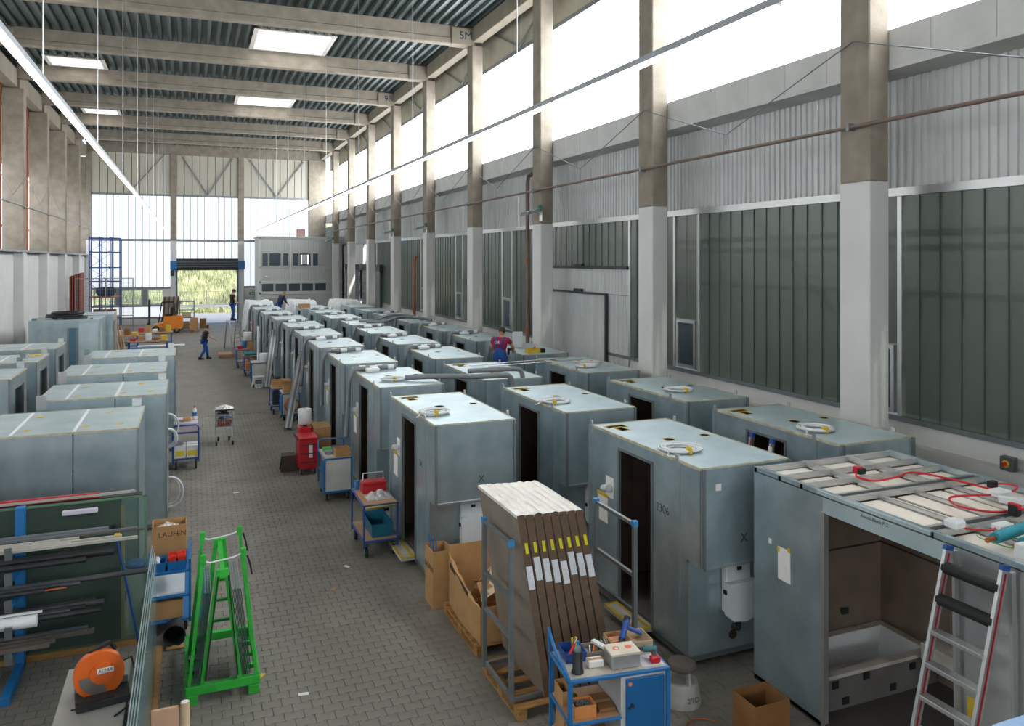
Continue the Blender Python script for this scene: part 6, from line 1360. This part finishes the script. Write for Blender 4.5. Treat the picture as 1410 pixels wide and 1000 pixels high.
for y in (36.4, 36.9): MB().bar((-6.75, y, 0), (-7.3, y, 2.6), .06, .04).build('stile', M_alu, ll_)
for i in range(8): MB().bar((-6.8-.065*i, 36.4, .25+.3*i), (-6.8-.065*i, 36.9, .25+.3*i), .04).build('rung', M_alu, ll_)
# ---------------- ladders and platforms for the workers ----------------
def platform(label, x, y, h, rz=0, m=None):
    r_ = thing('platform_ladder', label, 'ladder', (x, y, 0), rz); m = m or M_alu
    for s_ in (-.26, .26):
        MB().bar((s_, -.45-h*.12, 0), (s_, -.2, h), .05, .03).build('stile', m, r_); MB().bar((s_, .55, 0), (s_, .2, h), .05, .03).build('rear_leg', m, r_)
    n = int(h/.26)
    for i in range(1, n+1):
        t = i/(n+1); yy = -.45-h*.12+(.25+h*.12)*t; MB().bbox(-.25, .25, yy-.05, yy+.05, h*t-.015, h*t+.015, .005).build('tread', M_ply if m is not M_alu else m, r_)
    MB().bbox(-.28, .28, -.24, .26, h-.03, h, .006).build('platform_board', m, r_); return r_
platform('aluminium platform ladder under the worker at the sheeted module', 2.16, 46.7, 1.62, .3)
platform('platform ladder between the far rows under the bending worker', 4.55, 45.8, 1.6); platform('platform ladder with red stile between middle and wall rows', 7.52, 19.3, 1.5, -.9)
# ---------------- people ----------------
def skin(name, V, E, R, m, parent=None, sub=1):
    me = bpy.data.meshes.new(name); me.from_pydata(V, E, []); ob = bpy.data.objects.new(name, me); C.objects.link(ob)
    ob.modifiers.new('s', 'SKIN'); 
    for i, sv in enumerate(me.skin_vertices[0].data): sv.radius = R[i] if isinstance(R[i], tuple) else (R[i], R[i]); sv.use_root = (i == 0)
    sb = ob.modifiers.new('d', 'SUBSURF'); sb.levels = sub; sb.render_levels = sub
    dg = bpy.context.evaluated_depsgraph_get(); m2 = bpy.data.meshes.new_from_object(ob.evaluated_get(dg)); bpy.data.objects.remove(ob)
    for p in m2.polygons: p.use_smooth = True
    m2.materials.clear(); m2.materials.append(m); return m2
def person(label, loc, rz, J, shirt, trousers, hair, cap=None, bib=False, sleeve=.55):
    """J: joints in metres, facing +Y. hands hold relaxed curled fingers"""
    r_ = thing('person', label, 'person', loc, rz)
    jv = {k: Vector(v) for k, v in J.items()}
    V = []; E = []; R = []; ix = {}
    def add_v(n, p, r, link=None):
        V.append(tuple(p)); R.append(r); ix[n] = len(V)-1
        if link: E.append((ix[link], ix[n]))
    add_v('pel', jv['pel'], (.1, .1)); add_v('spine', (jv['pel']+jv['chest'])/2, (.1, .1), 'pel'); add_v('chest', jv['chest'], (.115, .115), 'spine'); add_v('neckb', jv['neck'], .065, 'chest'); add_v('neck', jv['neck']+(jv['head']-jv['neck'])*.45, .055, 'neckb')
    for s_ in 'lr':
        add_v('sh'+s_, jv['sh'+s_], .062, 'chest'); add_v('ua'+s_, (jv['sh'+s_]+jv['el'+s_])/2, .05, 'sh'+s_); add_v('el'+s_, jv['el'+s_], .042, 'ua'+s_); add_v('wr'+s_, jv['wr'+s_], .029, 'el'+s_)
        d = (jv['wr'+s_]-jv['el'+s_]).normalized(); add_v('pa'+s_, jv['wr'+s_]+d*.06, (.036, .022), 'wr'+s_)
        side = d.cross(Vector((0, 0, 1))); side = side.normalized() if side.length > .1 else Vector((1, 0, 0)); crl = side.cross(d).normalized()
        for f in range(4):
            o = (f-1.5)*.019; ln = (.07, .08, .075, .06)[f]; p0 = jv['wr'+s_]+d*.1+side*o; add_v('f%d'%f+s_, p0, .0095, 'pa'+s_); add_v('g%d'%f+s_, p0+d*ln*.55-crl*.012, .0088, 'f%d'%f+s_); add_v('h%d'%f+s_, p0+d*ln*.8-crl*.04, .0075, 'g%d'%f+s_)
        p0 = jv['wr'+s_]+d*.05-side*.04; add_v('t0'+s_, p0, .0105, 'pa'+s_); add_v('t1'+s_, p0+d*.04-side*.018-crl*.01, .009, 't0'+s_)
        add_v('hi'+s_, jv['hi'+s_], .072, 'pel'); add_v('kn'+s_, jv['kn'+s_], .062, 'hi'+s_); add_v('ca'+s_, jv['kn'+s_]*.6+jv['an'+s_]*.4, .056, 'kn'+s_); add_v('an'+s_, jv['an'+s_], .04, 'ca'+s_)
    bmesh_ = skin('body', V, E, R, M_skin)
    # head joined into the body mesh: skull, jaw, nose, ears
    bm = bmesh.new(); bm.from_mesh(bmesh_); hv = bmesh.ops.create_uvsphere(bm, u_segments=18, v_segments=14, radius=1)['verts']
    fwd = Vector((0, 1, 0)); Hm = Matrix.Translation(jv['head']) @ Matrix.Rotation(J_yaw.get(label, 0), 4, 'Z') @ Matrix.Rotation(J_pitch.get(label, 0), 4, 'X')
    for v in hv:
        p = v.co.copy(); x, y, z = p.x*.075, p.y*.096, p.z*.118
        if z < 0: x *= 1+.28*p.z; y *= 1+.12*p.z
        if y > .07: 
            if abs(x) < .018 and -.04 < z < .03: y += .022*(1-abs(z+.01)/.05)      # nose
            if -.075 < z < -.055 and abs(x) < .035: y += .006                          # lips
            if .0 < z < .04 and .015 < abs(x) < .05: y -= .008                         # eye sockets
        if abs(p.x) > .93 and abs(z) < .03: x *= 1.12                                  # ears
        v.co = Hm @ Vector((x, y, z))
    bm.to_mesh(bmesh_); bm.free()
    for p in bmesh_.polygons: p.use_smooth = True
    ob = bpy.data.objects.new('body', bmesh_); C.objects.link(ob); ob.parent = r_
    ey = MB()
    for s_ in (-1, 1): ey.lathe((0, 0, 0), [(.001, -.008), (.009, 0), (.001, .008)], 8).xf(Matrix.Translation((0, 0, 0)))
    e_ = MB()
    for s_ in (-1, 1):
        c = Hm @ Vector((s_*.03, .086, .018)); e_.lathe(c, [(.002, -.008), (.01, 0), (.002, .008)], 8)
    e_.build('eyes', M_hair, r_)
    hb = bmesh.new(); bmesh.ops.create_uvsphere(hb, u_segments=18, v_segments=12, radius=1)
    dele = [v for v in hb.verts if (v.co.y > .35 and v.co.z < .55) or v.co.z < -.35]; bmesh.ops.delete(hb, geom=dele, context='VERTS')
    for v in hb.verts: v.co = Hm @ Vector((v.co.x*.084, v.co.y*.104-.004, v.co.z*.126+.004))
    hm_ = bpy.data.meshes.new('hair'); hb.to_mesh(hm_); hb.free(); hm_.materials.append(hair); o = bpy.data.objects.new('hair', hm_); C.objects.link(o); o.parent = r_; sm = o.modifiers.new('t', 'SOLIDIFY'); sm.thickness = .012
    if cap:
        c_ = MB(); c_.lathe((0, 0, .03), [(.09, 0), (.094, .04), (.08, .08), (.04, .105), (.005, .11)], 16); c_.add([(-.07, .05, .035), (.07, .05, .035), (.05, .17, .025), (-.05, .17, .025), (-.07, .05, .045), (.07, .05, .045), (.05, .17, .033), (-.05, .17, .033)], [(0, 1, 2, 3), (7, 6, 5, 4), (0, 3, 7, 4), (1, 5, 6, 2), (2, 6, 7, 3)]); c_.xf(Hm); c_.build('cap', cap, r_)
    # clothes
    V2 = [tuple(jv['pel']+Vector((0, 0, -.08))), tuple((jv['pel']+jv['chest'])/2), tuple(jv['chest']), tuple(jv['neck']-(jv['neck']-jv['chest'])*.35)]; E2 = [(0, 1), (1, 2), (2, 3)]; R2 = [(.162, .162), (.15, .15), (.155, .155), (.08, .08)]
    for s_ in 'lr':
        b0 = len(V2); V2 += [tuple(jv['sh'+s_]), tuple(jv['sh'+s_].lerp(jv['el'+s_], sleeve))]; R2 += [.08, .066]; E2 += [(2, b0), (b0, b0+1)]
        if sleeve >= 1: V2.append(tuple(jv['el'+s_].lerp(jv['wr'+s_], .92))); R2.append(.042); E2.append((b0+1, b0+2))
    o = bpy.data.objects.new('shirt', skin('shirt', V2, E2, R2, shirt)); C.objects.link(o); o.parent = r_
    V3 = [tuple(jv['pel']+Vector((0, 0, .04)))]; R3 = [(.155, .155)]; E3 = []
    for s_ in 'lr':
        b0 = len(V3); V3 += [tuple(jv['hi'+s_]), tuple(jv['hi'+s_].lerp(jv['kn'+s_], .5)), tuple(jv['kn'+s_]), tuple(jv['kn'+s_].lerp(jv['an'+s_], .95))]; R3 += [.112, .1, .082, .068]; E3 += [(0, b0), (b0, b0+1), (b0+1, b0+2), (b0+2, b0+3)]
    if bib: b0 = len(V3); V3 += [tuple((jv['pel']+jv['chest'])/2), tuple(jv['chest']-Vector((0, 0, .06)))]; R3 += [(.168, .168), (.162, .162)]; E3 += [(0, b0), (b0, b0+1)]
    o = bpy.data.objects.new('trousers', skin('trousers', V3, E3, R3, trousers)); C.objects.link(o); o.parent = r_
    if bib:
        for s_ in 'lr':
            a = jv['sh'+s_]*.55+jv['neck']*.45; b2 = jv['pel'].lerp(jv['chest'], .75); side = -1 if s_ == 'l' else 1
            MB().tube([b2+Vector((side*.06, -.15, 0)), b2.lerp(a, .55)+Vector((side*.03, -.155, 0)), a+Vector((0, -.07, .03)), a+Vector((0, .06, .03)), b2+Vector((side*.08, .15, 0))], .02, 6).build('strap', trousers, r_)
    for s_ in 'lr':
        a = jv['an'+s_]; f = Vector((J_toe.get(label, {}).get(s_, (0, 1, 0)))); b_ = MB(); 
        b_.bbox(-.048, .048, -.08, .19, -.085, -.06, .008).bbox(-.045, .045, -.075, .08, -.06, .05, .02).bbox(-.043, .043, .05, .185, -.06, -.005, .02); ang_ = math.atan2(-f.x, f.y); b_.xf(Matrix.Translation(a) @ Matrix.Rotation(ang_, 4, 'Z')); b_.build('shoe', M_black, r_)
    return r_
J_yaw = {}; J_pitch = {}; J_toe = {}
base = dict(pel=(0, 0, .95), chest=(0, 0, 1.28), neck=(0, .0, 1.47), head=(0, .03, 1.63), shl=(-.19, 0, 1.4), shr=(.19, 0, 1.4), hil=(-.095, 0, .9), hir=(.095, 0, .9),
            ell=(-.24, -.05, 1.12), elr=(.24, -.05, 1.12), wrl=(-.24, .08, .9), wrr=(.24, .08, .9), knl=(-.1, .03, .5), knr=(.1, .03, .5), anl=(-.1, -.02, .085), anr=(.1, -.02, .085))
def pose(**k): d = dict(base); d.update(k); return d
w1 = 'walking worker in dark shirt and blue trousers in the aisle'
J_pitch[w1] = -.15
person(w1, (.61, 42.5, 0), -1.35, pose(chest=(0, .07, 1.27), neck=(0, .13, 1.45), head=(0, .19, 1.6), shl=(-.19, .1, 1.39), shr=(.19, .1, 1.39), ell=(-.26, -.1, 1.15), wrl=(-.22, .02, .93), elr=(.25, .2, 1.15), wrr=(.22, .42, 1.02), knl=(-.1, .16, .52), anl=(-.1, .2, .085), knr=(.1, .02, .5), anr=(.1, -.22, .1)), M_shirtd, M_jean, M_hair)
w2 = 'worker in cap and dark shirt standing on the platform ladder by the sheeting'
J_pitch[w2] = -.35
person(w2, (2.16, 46.7, 1.622), -1.2, pose(head=(0, .06, 1.62), ell=(-.25, .02, 1.13), wrl=(-.2, .2, .98), elr=(.25, .02, 1.13), wrr=(.2, .22, .98), anl=(-.1, -.0, .085), knl=(-.1, .06, .5)), M_shirtd, M_jean, M_hair, cap=M_blk_plastic)
w3 = 'fair haired worker in blue overalls bending over the far modules'
J_pitch[w3] = -.6
person(w3, (4.55, 45.8, 1.602), -1.1, pose(chest=(0, .14, 1.24), neck=(0, .26, 1.4), head=(0, .36, 1.5), shl=(-.19, .22, 1.35), shr=(.19, .22, 1.35), ell=(-.26, .26, 1.08), wrl=(-.2, .42, .95), elr=(.26, .26, 1.08), wrr=(.2, .42, .95)), M_navy, M_jean, M_hairl, sleeve=1.0)
w4 = 'worker in maroon shirt and blue dungarees seen from behind among the modules'
J_pitch[w4] = -.45; J_yaw[w4] = -.3
w4o = person(w4, (7.52, 19.3, 1.502), -.75, pose(chest=(0, .03, 1.28), neck=(0, .08, 1.46), head=(.01, .14, 1.6), shl=(-.2, .03, 1.4), shr=(.2, .05, 1.4), ell=(-.27, .12, 1.15), wrl=(-.1, .36, 1.05), elr=(.3, .2, 1.2), wrr=(.2, .46, 1.08)), M_maroon, M_jean, M_hair, bib=True)
text('GIS', .1, M_wtape, w4o, (-.02, -.158, 1.34), (PI/2, 0, 0))
r_ = thing('power_drill', 'black power drill held by the worker in maroon', 'drill', (7.52, 19.3, 1.502), -.75); MB().cyl((.06, .46, 1.1), (.06, .7, 1.08), .04, 10).build('drill_body', M_black, r_); MB().bar((.06, .5, 1.08), (.06, .47, .95), .04, .05).build('drill_grip', M_black, r_); MB().cyl((.06, .7, 1.08), (.06, .82, 1.07), .012, 8).build('drill_chuck', M_steel, r_)
r_ = thing('tool_case', 'yellow open tool case on the module beside the worker in maroon', 'case', (8.35, 19.35, 2.502)); open_box('case_tray', None, 0, .36, 0, .22, 0, .11, M_yellow, .01, r_); MB().bbox(.38, .52, .02, .2, 0, .1, .01).build('black_battery', M_black, r_); MB().cyl((.1, .1, .02), (.25, .1, .16), .02, 8).build('tool_grip', M_red, r_)
tag(MB().bbox(8.5, 8.8, 20.8, 20.83, 2.503, 2.95, .005).build('white_board', M_wplast), 'white board standing on the module by the glass wall', 'panel')
for q, (x, y) in enumerate(((8.75, 17.2), (9.05, 17.1))):
    r_ = thing('printed_sheet', '%s white printed sheet on the third wall-row module' % ['left', 'right'][q], 'sheet', (x, y, 2.502), .2); MB().box(0, .26, 0, .36, 0, .01).build('sheet_body', M_paper, r_); MB().disc((.13, .14, .01), .05, .003).build('red_print', M_red, r_)
open_box('cardboard_box', 'open brown carton on a far module of the middle row', 5.2, 5.75, 42.0, 42.4, 2.503, 2.7, M_card)

# ladder in the doorway of the first wall-row module, switch on the wall ledge, fittings on a left roof
r_ = thing('step_ladder', 'blue capped ladder leaning in the doorway of the first wall-row module', 'ladder', (0, 0, 0))
for y in (9.42, 9.88):
    s_ = MB().bar((7.7, y, 0), (8.03, y, 2.28), .05, .07, (0, 1, 0)).build('stile', M_alu, r_); MB().bar((8.025, y, 2.26), (8.035, y, 2.33), .055, .075, (0, 1, 0)).build('end_cap', M_dblue, s_); MB().bar((7.67, y-.02, .05), (8.0, y-.02, 2.26), .01, .02, (0, 1, 0)).build('red_stripe', M_rbar, s_)
for i in range(8): MB().bar((7.74+.036*i, 9.42, .26+.25*i), (7.74+.036*i, 9.88, .26+.25*i), .06, .025).build('tread', M_alu, r_)
r_ = thing('emergency_switch', 'yellow box with red button on the ledge below the near glass', 'switch', (10.96, 7.85, 1.952)); MB().bbox(-.06, .06, -.1, .1, 0, .2, .01).build('switch_box', mat('switch_grey', '#55585a', .5), r_); MB().cyl((-.06, 0, .1), (-.075, 0, .1), .055, 14).build('yellow_plate', M_yellow, r_); MB().cyl((-.075, 0, .1), (-.11, 0, .1), .03, 12).build('red_button', M_red, r_)
shut_box('pale_carton', 'pale carton on the wall ledge beside the emergency switch', 10.95, 11.1, 7.2, 7.6, 1.952, 2.14, MATS['pale_card'])
for q, (x, y) in enumerate(((-4.5, 22.6), (-3.9, 22.5), (-3.95, 23.2))):
    r_ = thing('roof_bracket', 'grey roof bracket on the second doorway module by the left wall, %s' % ['left one', 'right one', 'rear one'][q], 'bracket', (x, y, 2.502), 0, 'roof brackets'); MB().box(-.1, .1, -.06, .06, 0, .012).build('foot_plate', M_alu, r_); MB().bbox(-.06, .06, -.04, .04, .012, .1, .01).build('bracket_body', M_steel, r_)
tag(MB().disc((-3.75, 23.75, 2.507), .16, .012, 20).build('yellow_disc', M_yellow), 'large yellow disc on the roof of the second doorway module', 'disc')
